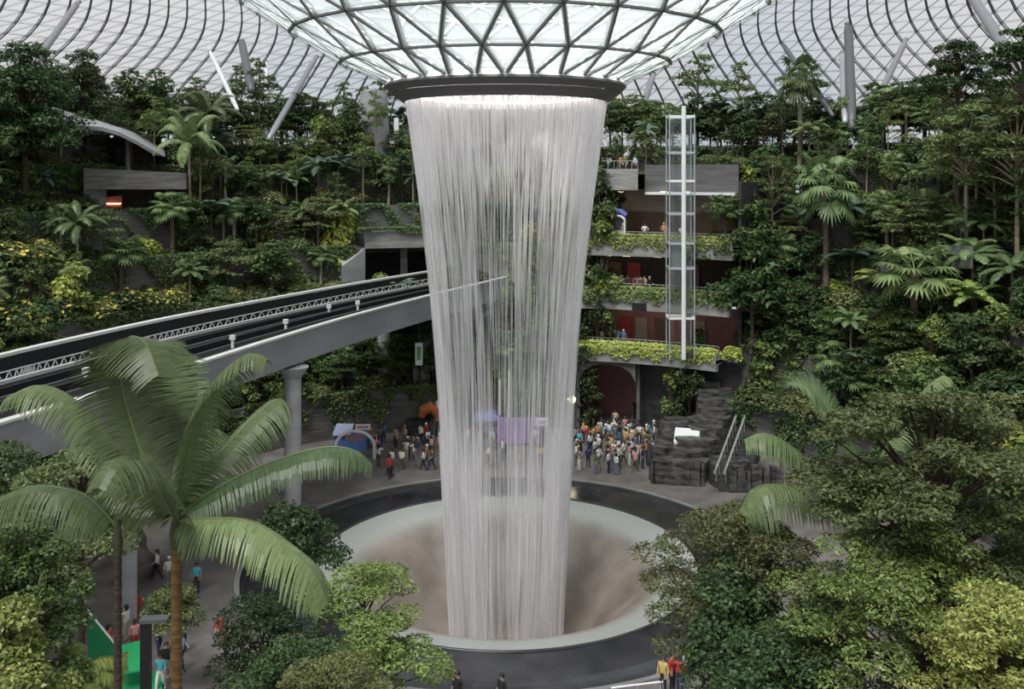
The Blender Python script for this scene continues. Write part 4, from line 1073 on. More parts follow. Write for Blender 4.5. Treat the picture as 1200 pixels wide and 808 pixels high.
DESC = {('grand', 0): ('large dark spreading tree', 'tree'), ('tall', 0): ('very tall dark-crowned tree', 'tree'), ('tall', 1): ('tall tree with olive crown', 'tree'), ('broad', 0): ('dark dense broadleaf tree', 'tree'), ('broad', 1): ('green rounded broadleaf tree', 'tree'), ('layer', 0): ('olive tree with flat layered crown', 'tree'),
        ('layer', 1): ('green tree with flat layered crown', 'tree'), ('slim', 0): ('slender tree with long pale trunk', 'tree'), ('column', 0): ('narrow dark leafy tree', 'tree'),
        ('column', 1): ('narrow bright green tree', 'tree'), ('fan', 0): ('fan palm with pale trunk', 'palm'), ('fan', 1): ('fan palm with brown trunk', 'palm'),
        ('feather', 0): ('green feather palm', 'palm'), ('feather', 1): ('bluish feather palm with brown trunk', 'palm'), ('fern', 0): ('bright green tree fern', 'tree fern'),
        ('shrub', 0): ('dark leafy shrub', 'shrub'), ('shrub', 1): ('mid-green leafy shrub', 'shrub'), ('shrub', 2): ('olive leafy shrub', 'shrub'),
        ('lime', 0): ('yellow-green shrub', 'shrub'), ('lime', 1): ('bright green shrub', 'shrub'), ('bloom', 0): ('dark shrub dotted with yellow flowers', 'shrub'),
        ('bloom', 1): ('olive shrub covered in yellow flowers', 'shrub')}
used = set(); PLANTED = []
def put(kind, v, pos, h, rz, tier, wide=1.0, hero=None):
    root = P_[kind][v]; s = h / (14.0 if (kind, v) == ('tall', 1) else BASEH[kind])
    if root.name not in used:
        used.add(root.name); r = root; r.location = pos; r.rotation_euler = (0, 0, rz); r.scale = (s * wide, s * wide, s)
    else: r = copy_tree(root, pos, rz, (s * wide, s * wide, s))
    PLANTED.append((r, kind, v, tier, hero)); return r
def tier_z(i): return TIERS[i][1] + .2
# heroes: kind, variant, px, py of top, tier (or r,z), width factor, label
HERO = [('fan', 0, 937, 74, (49.5, 24.2), 1.0), ('tall', 0, 1122, 44, (42, 16.2), 1.0), ('tall', 1, 1132, 118, (41, 12.2), 1.0), ('slim', 0, 1165, 165, (42.5, 16.2), 1.3), ('fan', 1, 968, 192, (38.0, 12.2), 1.0),
        ('fan', 1, 1072, 296, (35.5, 8.2), 1.3), ('fan', 1, 850, 232, (33.8, 16.5), 1.2), ('tall', 0, 1200, 25, (42.5, 16.2), 1.0), ('tall', 1, 1192, 120, (41, 12.2), 1.0),
        ('layer', 0, 1075, 235, (41.5, 16.2), 1.4), ('fan', 0, 1040, 228, (42.0, 16.2), 1.2), ('fan', 0, 1085, 232, (42.5, 16.2), 1.2), ('column', 1, 1040, 190, (45.5, 20.2), .9),
        ('lime', 0, 1195, 500, (31.5, 4), 1.0), ('lime', 0, 858, 405, (32.6, 7.0), 1.1),
        ('grand', 0, 28, 50, (46, 20.2), 1.0), ('grand', 0, -25, 70, (46, 20.2), .9), ('grand', 0, 98, 58, (50, 24.2), .8), ('broad', 1, 150, 82, (56, 26.4), 1.1), ('broad', 1, 182, 82, (57, 26.4), 1.0),
        ('feather', 0, 222, 130, (43, 16.2), .8), ('feather', 0, 242, 105, (49, 20.2), .9), ('fan', 0, 275, 235, (41.5, 16.2), 1.1), ('fan', 0, 262, 240, (42.5, 16.2), 1.1),
        ('fan', 1, 300, 238, (42, 16.2), 1.1), ('feather', 1, 330, 200, (45, 20.2), 1.0), ('lime', 0, 400, 238, (42.5, 16.2), .8), ('lime', 0, 396, 262, (41.5, 15.2), .9),
        ('lime', 0, 403, 290, (40.8, 13.5), .9), ('lime', 0, 75, 322, (37.5, 13.6), .8), ('bloom', 1, 12, 268, (41, 16.2), 1.1), ('bloom', 1, 45, 255, (42, 16.2), 1.1), ('bloom', 0, 15, 300, (37, 12.2), 1.2), ('bloom', 0, 62, 298, (38, 12.2), 1.0), ('bloom', 1, 20, 385, (31.5, 8.2), 1.3), ('bloom', 1, 52, 378, (32, 8.2), 1.2), ('bloom', 0, 95, 350, (34, 8.2), 1.2), ('bloom', 0, 5, 345, (34.5, 8.2), 1.3), ('fan', 0, 222, 305, (38, 12.2), 1.0), ('feather', 0, 90, 236, (40, 13), .7), ('slim', 0, 441, 105, (49, 24.2), .8),
        ('column', 0, 414, 108, (50, 24.2), .8), ('slim', 0, 348, 168, (46, 20.2), 1.0), ('slim', 0, 384, 170, (46, 20.2), .9), ('slim', 0, 484, 150, (44.6, 20.2), .9), ('broad', 0, 448, 180, (46, 20.2), 1.0),
        ('column', 0, 808, 390, (31.8, 0.2), .8), ('column', 1, 786, 425, (32, 0.2), .7), ('column', 0, 820, 378, (33.3, 4.2), .9), ('column', 0, 700, 170, (33.0, 12.5), .8), ('column', 0, 712, 160, (34.5, 16), .8), ('column', 0, 700, 290, (32.5, 6), .9), ('column', 0, 690, 420, (31.8, .2), 1.0),
        ('column', 1, 706, 235, (32.6, 9), .8), ('column', 0, 722, 150, (36.6, 22), .7),
        ('broad', 0, 880, 285, (33, 8), 1.0), ('column', 1, 872, 190, (38, 16), .9), ('broad', 0, 900, 170, (43, 20), 1.0), ('column', 0, 884, 215, (36, 12), 1.0), ('layer', 1, 868, 225, (34.5, 12), 1.0), ('broad', 1, 893, 260, (35, 12), 1.1), ('tall', 1, 905, 185, (39, 12), .8), ('broad', 1, 758, 138, (42, 24), 1.0), ('feather', 1, 757, 140, (38, 23.8), .6),
        ('broad', 0, 745, 140, (55, 26.3), 1.0), ('broad', 0, 808, 122, (55, 26.3), .9), ('broad', 0, 845, 118, (55, 26.3), 1.1), ('broad', 0, 870, 130, (50, 24.6), 1.0), ('shrub', 2, 830, 178, (37.5, 24.5), 1.2), ('shrub', 1, 850, 180, (37.5, 24.5), 1.2), ('shrub', 2, 868, 182, (37.5, 24.5), 1.2), ('shrub', 1, 812, 182, (37.5, 24.5), 1.0)]
rnd = random.Random(77)
hero_px = []
for kind, v, px, py, (r, z0), wd in HERO:
    g = on_ray(px, r); zt2 = P(px, py, g.y).z; h = max(zt2 - z0, 1.0)
    if kind in ('bloom', 'lime') and px < 120: h = min(h, 2.5)
    ti = max([i for i in range(7) if TIERS[i][0] <= r + .5] or [0])
    root = P_[kind][v]; bh = BASEH[kind]; s = h / bh
    # keep crown proportions for tall ones: widen limits
    w = wd
    if s > 1.6: w = wd * (1.6 / s) ** .55
    put(kind, v, (g.x, g.y, z0), h, rnd.uniform(0, 6), ti, w, True); hero_px.append((px, ti))
WEI_ = {0: [('broad', 3), ('layer', 3), ('shrub', 3), ('fern', 1), ('fan', 1)], 1: [('broad', 3), ('layer', 3), ('shrub', 2), ('feather', 1), ('fan', 1), ('column', 1)],
       2: [('broad', 2), ('layer', 2), ('shrub', 2), ('fan', 2), ('feather', 2), ('fern', 1), ('lime', .6), ('column', 1)],
       3: [('broad', 2), ('layer', 2), ('fan', 2), ('feather', 2), ('shrub', 2), ('slim', 1), ('lime', .5), ('column', 1)],
       4: [('broad', 2), ('layer', 2), ('fan', 2), ('feather', 2), ('slim', 1), ('shrub', 1), ('column', 1), ('lime', .4)],
       5: [('broad', 3), ('layer', 2), ('feather', 1.5), ('fan', 1.5), ('slim', 1), ('column', 1)],
       6: [('broad', 4), ('layer', 2), ('feather', 1), ('fan', .6), ('slim', .6)]}
WEI = WEI_
HR = {'broad': (3.6, 5.6), 'layer': (3.6, 5.6), 'slim': (6.5, 8.5), 'column': (4, 6.5), 'fan': (3.6, 6), 'feather': (3.6, 6), 'fern': (2.2, 3), 'shrub': (1.4, 2.4), 'lime': (1.6, 2.4), 'bloom': (1.5, 2.2)}
def ok_spot(px, i, r):
    if i <= 5:
        if 694 < px < 872: return False
    if i in (2, 3) and 405 < px < 505: return False
    if i == 2 and 395 < px < 510 : return False
    if i in (3, 4) and 96 < px < 218 and r > 41.5: return False
    return True
for i, (r0, z0) in enumerate(TIERS):
    r1 = TIERS[i + 1][0] if i < 6 else 62
    for row in range(2 if i < 6 else 3):
        r = r0 + (r1 - r0) * (row + .5) / (2 if i < 6 else 3)
        px = -40.0 + row * 14 + rnd.uniform(0, 10)
        while px < 1240:
            step = 25 if i < 6 else 24
            hid = 505 < px < 680
            if hid: step = 42
            rr = r + rnd.uniform(-.5, .5)
            if ok_spot(px, i, rr):
                g = on_ray(px, rr)
                if g.y > 56:
                    ks, ws = zip(*WEI[i]); kind = rnd.choices(ks, ws)[0]
                    if px < 230 and i in (0, 1, 2, 3) and rnd.random() < .62: kind = 'bloom' if rnd.random() < .62 else 'lime' if rnd.random() < .3 else 'shrub'
                    if row == 0 and i < 6 and rnd.random() < .35: kind = 'shrub'
                    v = rnd.randrange(len(P_[kind])); lo, hi = HR[kind]; h = rnd.uniform(lo, hi)
                    if i == 6: h *= rnd.uniform(.95, 1.3) * (1.0 if row < 2 else 1.1)
                    if px > 870 and i in (0, 1, 2): h *= 1.15
                    put(kind, v, (g.x, g.y, z0 + .15), h, rnd.uniform(0, 6), i, rnd.uniform(.95, 1.25))
            px += step * rnd.uniform(.75, 1.25)
groups = {}
for r, kind, v, t, hero in PLANTED:
    px, py = topx(Vector(r.location)); side = 'left' if px < 450 else ('right' if px > 685 else 'back')
    groups.setdefault((kind, v, t, side), []).append((px, r))
SIDE = {'left': 'left hillside', 'right': 'right hillside', 'back': 'slope behind the waterfall'}
for (kind, v, t, side), L_ in groups.items():
    L_.sort(key=lambda q: q[0]); d, cat = DESC[(kind, v)]
    for k, (px, r) in enumerate(L_):
        r['label'] = '%s, %s on the %s %s terrace' % (d, ordinal(k, len(L_)), TN[t], side) if len(L_) > 1 else '%s on the %s %s terrace, the only one' % (d, TN[t], side)
        r['category'] = cat; r['group'] = {'tree': 'trees', 'palm': 'palms', 'shrub': 'shrubs', 'tree fern': 'tree ferns'}[cat] + ' on the ' + SIDE[side]
# ground cover and hanging creepers per terrace
def scatter(name, label, fpos, n, L, W, m_, rs, cat='ivy'):
    c, nr = fpos(n, rs); mi = None
    if isinstance(m_, list):
        q = np.sin(c[:, 0] * 1.1 + 2 * np.sin(c[:, 2] * .9)) + np.sin(c[:, 1] * 1.7 + c[:, 2] * 1.3) + .8 * np.sin(c[:, 0] * 3.1 + c[:, 2] * 2.7 + 1)
        keep = q + rs.normal(size=n) * .5 > -1.0; c, nr, q = c[keep], nr[keep], q[keep]
        mi = np.clip(((q + rs.normal(size=len(q)) * .6 + .6) / 1.3).astype(int), 0, len(m_) - 1)
    o = link(name, quads_mesh(name, leaves(c, nr, L, W, rs), m_, mi)); tag(o, label, cat, kind='stuff'); return o
for i, (r0, z0) in enumerate(TIERS):
    zp = TIERS[i - 1][1] if i else 0
    segs = [(-112, BLD[0]), (BLD[1], 100)] if i < 6 else [(-90, 80)]
    for si, (a0, a1) in enumerate(segs):
        def f(n, rs, a0=a0, a1=a1, r0=r0, z0=z0, zp=zp):
            th = rs.uniform(a0, a1, n); nn = np.sin(np.radians(th) * 23) + np.sin(np.radians(th) * 51 + 2) + .3
            hang = rs.uniform(0, 1, n) ** 1.6 * np.clip(.6 + .4 * nn, .1, 1) * (z0 - zp)
            top = rs.uniform(0, 1, n) < .45
            r = np.where(top, r0 + rs.uniform(0, 3.2, n), r0 - rs.uniform(.05, .45, n)); z = np.where(top, z0 + .3 + rs.uniform(0, 1, n) * (.35 + np.clip(np.sin(np.radians(th) * 37 + r * 2.1) + .7 * np.sin(np.radians(th) * 83 + r), 0, 2) * .75), z0 + .6 - hang)
            if i == 3:
                ph = (th > sect(428, 39) - 1) & (th < sect(512, 39) + 1)
                z = np.where(ph & ~top, z0 + .9 - hang * .15, z); r = np.where(ph & ~top, 38.9 - rs.uniform(0, .2, n), r)
                z = np.where(ph, z + 1.5, z)
            if i == 2:
                ph = (th > sect(428, 38)) & (th < sect(512, 38)); z = np.where(ph, 8.5, z)
            t = np.radians(th); c = np.stack([CEN.x + r * np.sin(t), CEN.y + r * np.cos(t), z], 1)
            nr = np.where(top[:, None], np.array([0, 0, 1.0]), np.stack([-np.sin(t), -np.cos(t), np.full(n, .6)], 1)) + rs.normal(size=(n, 3)) * .35
            return c, unit(nr)
        n = int(260 * abs(a1 - a0) * (1 if i < 6 else .7))
        scatter('creeper', 'creeper and ground cover spilling over the %s terrace wall%s' % (TN[i], '' if i == 6 else ' on the %s' % ('left and back' if si == 0 else 'right')), f, n, .34, .19, [L_DARK, L_DARK, L_MID, L_OLIVE, L_IVY], np.random.RandomState(50 + i * 3 + si))
for z0, r0, a0, a1, th in FL:
    def f(n, rs):
        t = np.radians(rs.uniform(a0 + .3, a1 - .3, n)); top = rs.uniform(0, 1, n) < .7
        h = .45 + .25 * np.sin(t * 60) + .2 * np.sin(t * 143)
        r = np.where(top, r0 + rs.uniform(0.1, 1.1, n), r0 - rs.uniform(.03, .25, n)); z = np.where(top, z0 + .45 + rs.uniform(0, .5, n), z0 + .7 - rs.uniform(0, 1, n) * (.5 + np.maximum(h, .2)))
        return np.stack([CEN.x + r * np.sin(t), CEN.y + r * np.cos(t), z], 1), unit(np.stack([-np.sin(t), -np.cos(t), np.full(n, 1.0)], 1) + rs.normal(size=(n, 3)) * .4)
    scatter('planter_greenery', 'trailing planter greenery along the %s shop floor edge' % {7.3: 'lowest', 12.4: 'middle', 17.2: 'upper'}[z0], f, 4200, .26, .16, L_BRIGHT if z0 > 8 else L_LIME, np.random.RandomState(int(z0)), 'planter')

# hero palms ------------------------------------------------------
def cat_rom(pts, n=8):
    P0 = [pts[0]] + list(pts) + [pts[-1]]; out = []
    for i in range(1, len(P0) - 2):
        for k in range(n):
            t = k / n; a, b_, c, d = P0[i - 1], P0[i], P0[i + 1], P0[i + 2]
            out.append(.5 * ((2 * b_) + (c - a) * t + (2 * a - 5 * b_ + 4 * c - d) * t * t + (3 * b_ - a - 3 * c + d) * t ** 3))
    out.append(P0[-2]); return out
FL_ = 1.5
def hero_palm(name, label, crown_px, Y, trunk_r, fronds, bark, mleaf, leafL=.62, drop=None, lean=0):
    c = P(crown_px[0], crown_px[1], Y); root = empty(name, (c.x, c.y, 0)); tag(root, label, 'palm')
    O = Vector((c.x, c.y, 0)); rs = np.random.RandomState(5)
    b = MB(); pts = [(lean, 0, 0), (lean * .5, 0, c.z * .5), (0, 0, c.z - .2)]
    b.tube(pts, [trunk_r * 1.3, trunk_r, trunk_r * .9], 14)
    k = c.z - .4
    while k > 2:
        b.tube([(lean * (1 - k / c.z), 0, k), (lean * (1 - k / c.z), 0, k + .04)], trunk_r * 1.06, 14); k -= .28
    b.build('trunk', bark, root)
    b = MB(); b.tube([(0, 0, c.z - .55), (0, 0, c.z - .25), (0, 0, c.z + .25)], [trunk_r, trunk_r * 1.3, trunk_r * .6], 12); b.build('crownshaft', mat('crownshaft', (.045, .05, .02), .6), root)
    for f in fronds:
        cps, side = f[0], f[1]
        pts = [P(x, y, Y + d) - O for x, y, d in cps]
        pts = cat_rom(pts)
        ln = sum((pts[i + 1] - pts[i]).length for i in range(len(pts) - 1)); n = int(ln / .038)
        h = pts[-1] - pts[0]; h.z = 0
        if side is None: side = (-h.y, h.x, 0)
        ll = f[2] if len(f) > 2 else leafL; dr = f[3] if len(f) > 3 else .55
        fr = link('frond', quads_mesh('frond', frond_quads(pts, side, ll * FL_, .055, n, dr, .22, .55, rs, 4, .05, .16), mleaf), root)
        r_ = MB(); r_.tube(pts, [.034 - .028 * i / len(pts) for i in range(len(pts))], 6); x = r_.build('rib', mat('frond_rib', (.12, .17, .055), .5), fr)
    return root
F1 = [([(207, 608, 0), (250, 575, .2), (310, 545, .4), (375, 525, .5), (415, 528, .5), (436, 545, .5)], None, .52, .9),
      ([(207, 605, 0), (235, 560, .5), (275, 512, 1.2), (310, 478, 1.7), (330, 468, 1.9), (336, 480, 2.0)], None, .62, .7),
      ([(208, 600, 0), (218, 540, -.1), (235, 480, -.2), (262, 437, -.3), (292, 415, -.4), (312, 422, -.4)], (.45, .9, 0), .5, .8),
      ([(205, 600, 0), (200, 540, .5), (196, 480, .9), (192, 430, 1.2), (190, 402, 1.3)], (1, .3, 0), .62, .3),
      ([(206, 600, 0), (215, 540, .5), (212, 480, 1.1), (204, 430, 1.5), (198, 410, 1.6)], (1, -.2, 0), .55, .3),
      ([(203, 600, 0), (172, 545, .3), (150, 480, .5), (140, 425, .3), (150, 396, -.2), (170, 402, -.7), (186, 440, -1.1)], (1, .5, 0), .68, .25),
      ([(200, 602, 0), (165, 560, .3), (125, 512, .5), (85, 470, .5), (45, 452, .4), (8, 466, .3)], None, .62, .75),
      ([(204, 606, 0), (185, 570, -1.3), (160, 540, -2.4), (135, 540, -3.0), (116, 572, -3.4)], None, .6, 1.1),
      ([(208, 612, 0), (245, 608, -.5), (290, 612, -.8), (335, 640, -1.1), (368, 670, -1.2), (383, 706, -1.2)], None, .62, .9),
      ([(206, 610, 0), (230, 585, 1.2), (265, 560, 2.2), (300, 560, 3), (320, 580, 3.3)], None, .6, .8),
      ([(204, 610, 0), (180, 590, 1.2), (150, 570, 2.0), (115, 580, 2.6)], None, .6, .8),
      ([(206, 606, 0), (212, 560, 1.5), (225, 520, 2.8), (240, 500, 3.8), (250, 510, 4.5)], None, .6, .6)]
hero_palm('feather_palm', 'large foreground palm with arching fronds in front of the viaduct', (207, 612), 20, .115, F1, M_BARKO, L_HERO)
F2 = [([(137, 618, 0), (105, 585, -.1), (70, 572, -.2), (30, 572, -.2), (-20, 592, -.2)], None, .68, 1.2),
      ([(137, 618, 0), (150, 590, 1.0), (175, 580, 2.0), (200, 600, 2.8)], None, .6, .9),
      ([(137, 618, 0), (120, 600, 1.2), (95, 600, 2.2), (70, 625, 2.6)], None, .6, .9)]
hero_palm('feather_palm', 'thin dark-trunked palm left of the large palm with fronds reaching the left edge', (138, 622), 21, .085, F2, M_BARKD, L_HERO)
F3_ = [([(1010, 600, 0), (995, 540, .1), (975, 490, .2), (948, 455, .2), (925, 453, .1), (914, 468, 0)], (.5, .9, 0), .62, .35),
      ([(1008, 602, 0), (965, 560, -.2), (930, 525, -.3), (897, 508, -.3), (872, 516, -.3)], None, .55, 1.0),
      ([(1008, 606, 0), (960, 578, -.8), (920, 568, -1.2), (890, 574, -1.4), (868, 602, -1.5)], None, .7, 1.2),
      ([(1010, 602, 0), (1040, 560, .4), (1075, 530, .6), (1110, 530, .6)], None, .6, .9),
      ([(1010, 602, 0), (1030, 540, .4), (1060, 490, .8), (1085, 455, .9), (1105, 440, .9)], (.4, .9, 0), .6, .5)]
F3 = [([(x, y, dd_ * 1.2) for x, y, dd_ in f[0]],) + (f[1], f[2] * 1.4) + tuple(f[3:]) for f in F3_]
hero_palm('feather_palm', 'foreground palm on the right with fronds reaching out from behind a tree', (1010, 608), 31.5, .15, F3, M_BARKO, L_HERO)

# foreground trees -----------------------------------------------
def fg(name, label, px, py_top, Y, R, CH, trunk_r, ncl, a, c, nl, L, W, bark, leaf, seed, flat=.6, wide=None):
    t = P(px, py_top, Y); r = make_tree(name, t.z, R, CH, trunk_r, ncl, a, c, nl, L, W, bark, leaf, seed, flat=flat); r.location = (t.x, t.y, 0); tag(r, label, 'tree', 'foreground trees'); return r
fg('layered_tree', 'wide olive-green tree with dark branching trunk above the bright tree', 1092, 446, 27, 3.5, 4.2, .17, 58, .9, .26, 620, .17, .08, M_BARKD, L_OLIVE, 41, .75)
fg('layered_tree', 'large yellow-green feathery tree at the lower right', 1080, 612, 25, 3.4, 3.6, .16, 54, .85, .26, 560, .14, .06, M_BARKD, L_BRIGHT, 42, .7)
fg('layered_tree', 'bright tree crown cut off by the right edge', 1205, 590, 27, 2.8, 4.5, .16, 46, .85, .28, 480, .15, .06, M_BARKD, L_BRIGHT, 43, .7)
fg('layered_tree', 'brightest yellow-green tree in the bottom right corner', 1175, 690, 22, 2.3, 2.8, .14, 40, .7, .24, 480, .13, .06, M_BARKD, L_BRIGHT, 44, .7)
fg('layered_tree', 'olive layered tree overlapping the right rim of the pool', 868, 588, 30, 3.0, 3.6, .14, 42, .85, .26, 430, .15, .065, M_BARKD, L_OLIVE, 45, .75)
fg('broadleaf_tree', 'dark-leaved tree below the olive tree at bottom right of pool', 870, 672, 28, 2.0, 3.4, .15, 34, .7, .5, 330, .17, .085, M_BARKD, L_DARK, 46, .4)
fg('layered_tree', 'mid-green layered tree between the dark tree and the bright one', 955, 690, 26, 2.0, 3.6, .13, 34, .75, .24, 420, .14, .06, M_BARKD, L_MID, 47, .75)
fg('broadleaf_tree', 'dark tree at the bottom between the dense crowns', 905, 752, 25, 1.7, 2.2, .13, 24, .6, .4, 300, .15, .08, M_BARKD, L_DARK, 57, .45)
fg('layered_tree', 'small bright green tree on the left rim of the pool', 425, 664, 36, 2.2, 1.7, .09, 20, .8, .16, 330, .16, .075, M_BARKD, L_BRIGHT, 48, .8)
fg('layered_tree', 'bright green tree crown just below the small pool-side tree', 440, 722, 34, 2.0, 2.4, .1, 26, .7, .22, 330, .16, .075, M_BARKD, L_BRIGHT, 49, .7)
fg('layered_tree', 'dark olive tree standing between the palm trunk and the pool', 308, 692, 33, 1.6, 3.0, .1, 30, .7, .28, 280, .15, .07, M_BARK, L_DARK, 50, .65)
fg('broadleaf_tree', 'dark shaded tree behind the right frond of the large palm', 345, 585, 40, 1.6, 3.0, .12, 24, .7, .5, 260, .2, .1, M_BARKD, L_DARK, 51, .4)
fg('broadleaf_tree', 'dense leafy tree at the left edge below the palm fronds', 12, 608, 24, 1.45, 3.6, .14, 36, .6, .42, 420, .14, .075, M_BARKD, L_MID, 52, .45)
fg('broadleaf_tree', 'bright green bushy tree in the bottom left corner', 5, 715, 21, 1.15, 2.4, .12, 28, .5, .35, 420, .14, .08, M_BARKD, L_BRIGHT, 53, .45)
fg('layered_tree', 'yellowish green tree at left edge between viaduct and palm frond', 95, 530, 30, 2.6, 2.6, .13, 34, .8, .28, 380, .16, .08, M_BARKD, L_OLIVE, 54, .6)
fg('broadleaf_tree', 'dark tree at the far left edge just under the viaduct', 0, 518, 32, 2.0, 3.0, .13, 30, .75, .5, 300, .17, .09, M_BARKD, L_DARK, 55, .4)
fg('layered_tree', 'small olive tree between the lamp post and the palm trunk', 203, 690, 44, .8, 1.4, .09, 24, .75, .25, 260, .18, .08, M_BARK, L_OLIVE, 56, .65)
fg('broadleaf_tree', 'dark grey-green bushy tree at bottom centre-left', 345, 740, 30, 1.7, 2.4, .1, 28, .6, .35, 300, .15, .07, M_BARK, L_DARK, 58, .5)
fg('layered_tree', 'olive tree at the lower edge below the bright crown', 395, 775, 28, 1.4, 1.4, .08, 20, .6, .2, 300, .14, .06, M_BARK, L_OLIVE, 59, .7)
# tree ferns bottom left
def fg_fern(px, py, Y, L, label, seed, leaf=L_LIME):
    t = P(px, py, Y); r = make_feather_palm('tree_fern', t.z, 16, L, .08, M_BARKD, leaf, seed, .42, 60, .05); r.location = (t.x, t.y, 0); tag(r, label, 'tree fern', 'foreground tree ferns')
fg_fern(78, 800, 24, 1.5, 'yellow-green tree fern with drooping fronds at the bottom left', 61)
fg_fern(110, 815, 26, 1.2, 'bright tree fern directly left of the green canopy panels', 62)
# ---------------------------------------------------------------- people
def skin_body(name, J, links, rad, mats, zs, sub=1):
    me = bpy.data.meshes.new(name); names = list(J); me.from_pydata([J[k] for k in names], [(names.index(a), names.index(b_)) for a, b_ in links], [])
    o = bpy.data.objects.new(name, me); col.objects.link(o)
    md = o.modifiers.new('s', 'SKIN'); 
    sv = me.skin_vertices[0].data
    for i, k in enumerate(names):
        r = rad[k]; sv[i].radius = r if hasattr(r, '__len__') else (r, r); sv[i].use_root = (k == 'pelvis')
    sd = o.modifiers.new('d', 'SUBSURF'); sd.levels = sub
    dg = bpy.context.evaluated_depsgraph_get(); dg.update(); m2 = bpy.data.meshes.new_from_object(o.evaluated_get(dg)); m2.name = name
    bpy.data.objects.remove(o); bpy.data.meshes.remove(me)
    m2.materials.clear()
    for x in mats: m2.materials.append(x)
    for p in m2.polygons:
        c = p.center; p.use_smooth = True; p.material_index = zs(c)
    return m2
SKIN = [mat('skin_a', (.50, .30, .20), .6), mat('skin_b', (.36, .20, .13), .6), mat('skin_c', (.16, .08, .05), .6)]
HAIR = [mat('hair_black', (.012, .010, .010), .5), mat('hair_brown', (.05, .03, .02), .5), mat('cap_white', (.7, .7, .68), .7), mat('cap_yellow', (.6, .4, .05), .7)]
CLO = {'white': (.72, .71, .69), 'black': (.02, .02, .022), 'grey': (.22, .22, .23), 'red': (.45, .04, .04), 'pink': (.62, .30, .30), 'navy': (.025, .035, .10), 'blue': (.12, .19, .33), 'light blue': (.35, .50, .62), 'yellow': (.52, .42, .14),
       'olive': (.13, .13, .06), 'beige': (.45, .37, .26), 'orange': (.42, .20, .10), 'brown': (.14, .08, .05), 'green': (.06, .20, .09), 'turquoise': (.08, .38, .42)}
CM = {k: mat('cloth_' + k.replace(' ', '_'), v, .8) for k, v in CLO.items()}
BASEJ = {'pelvis': (0, 0, .95), 'belly': (0, 0, 1.12), 'chest': (0, 0, 1.32), 'neck': (0, 0, 1.47), 'head': (0, -.01, 1.58), 'crown': (0, -.005, 1.68),
         'shl': (-.17, 0, 1.40), 'ell': (-.23, .02, 1.14), 'wrl': (-.23, -.08, .92), 'hal': (-.23, -.11, .83), 'shr': (.17, 0, 1.40), 'elr': (.23, .02, 1.14), 'wrr': (.23, -.08, .92), 'har': (.23, -.11, .83),
         'hil': (-.09, 0, .90), 'knl': (-.10, -.02, .50), 'anl': (-.10, .02, .09), 'tol': (-.11, -.13, .04), 'hir': (.09, 0, .90), 'knr': (.10, -.02, .50), 'anr': (.10, .02, .09), 'tor': (.11, -.13, .04)}
LK = [('pelvis', 'belly'), ('belly', 'chest'), ('chest', 'neck'), ('neck', 'head'), ('head', 'crown'), ('chest', 'shl'), ('shl', 'ell'), ('ell', 'wrl'), ('wrl', 'hal'), ('chest', 'shr'), ('shr', 'elr'), ('elr', 'wrr'), ('wrr', 'har'),
      ('pelvis', 'hil'), ('hil', 'knl'), ('knl', 'anl'), ('anl', 'tol'), ('pelvis', 'hir'), ('hir', 'knr'), ('knr', 'anr'), ('anr', 'tor')]
RAD = {'pelvis': (.15, .12), 'belly': (.145, .11), 'chest': (.17, .12), 'neck': (.06, .06), 'head': (.085, .10), 'crown': (.07, .08), 'shl': .07, 'ell': .048, 'wrl': .034, 'hal': .032, 'shr': .07, 'elr': .048, 'wrr': .034, 'har': .032,
       'hil': .10, 'knl': .068, 'anl': .045, 'tol': .04, 'hir': .10, 'knr': .068, 'anr': .045, 'tor': .04}
POSES = {'standing': {}, 'walking': {'knl': (-.10, -.16, .52), 'anl': (-.10, -.22, .10), 'tol': (-.11, -.36, .06), 'knr': (.10, .04, .50), 'anr': (.10, .28, .14), 'tor': (.11, .16, .05), 'ell': (-.24, .12, 1.16), 'wrl': (-.23, .12, .93), 'hal': (-.23, .1, .84), 'elr': (.24, -.06, 1.15), 'wrr': (.2, -.24, 1.02), 'har': (.19, -.32, 1.0)},
         'taking a photo': {'ell': (-.27, -.16, 1.30), 'wrl': (-.10, -.34, 1.50), 'hal': (-.07, -.38, 1.57), 'elr': (.27, -.16, 1.30), 'wrr': (.10, -.34, 1.50), 'har': (.07, -.38, 1.57)},
         'hand on hip': {'elr': (.36, .06, 1.2), 'wrr': (.2, -.06, 1.02), 'har': (.16, -.08, .98), 'hal': (-.1, -.22, 1.18), 'wrl': (-.14, -.18, 1.16), 'knl': (-.13, -.06, .5), 'anl': (-.16, 0, .09), 'tol': (-.18, -.14, .04)}}
SIT = {'pelvis': (0, .05, .52), 'belly': (0, .04, .70), 'chest': (0, 0, .90), 'neck': (0, -.01, 1.05), 'head': (0, -.03, 1.16), 'crown': (0, -.03, 1.26), 'shl': (-.17, 0, .98), 'ell': (-.23, -.02, .72), 'wrl': (-.16, -.24, .64), 'hal': (-.12, -.32, .62),
       'shr': (.17, 0, .98), 'elr': (.23, -.02, .72), 'wrr': (.16, -.24, .64), 'har': (.12, -.32, .62), 'hil': (-.09, .02, .5), 'knl': (-.11, -.4, .5), 'anl': (-.11, -.4, .09), 'tol': (-.11, -.54, .04), 'hir': (.09, .02, .5), 'knr': (.11, -.4, .5), 'anr': (.11, -.4, .09), 'tor': (.11, -.54, .04)}
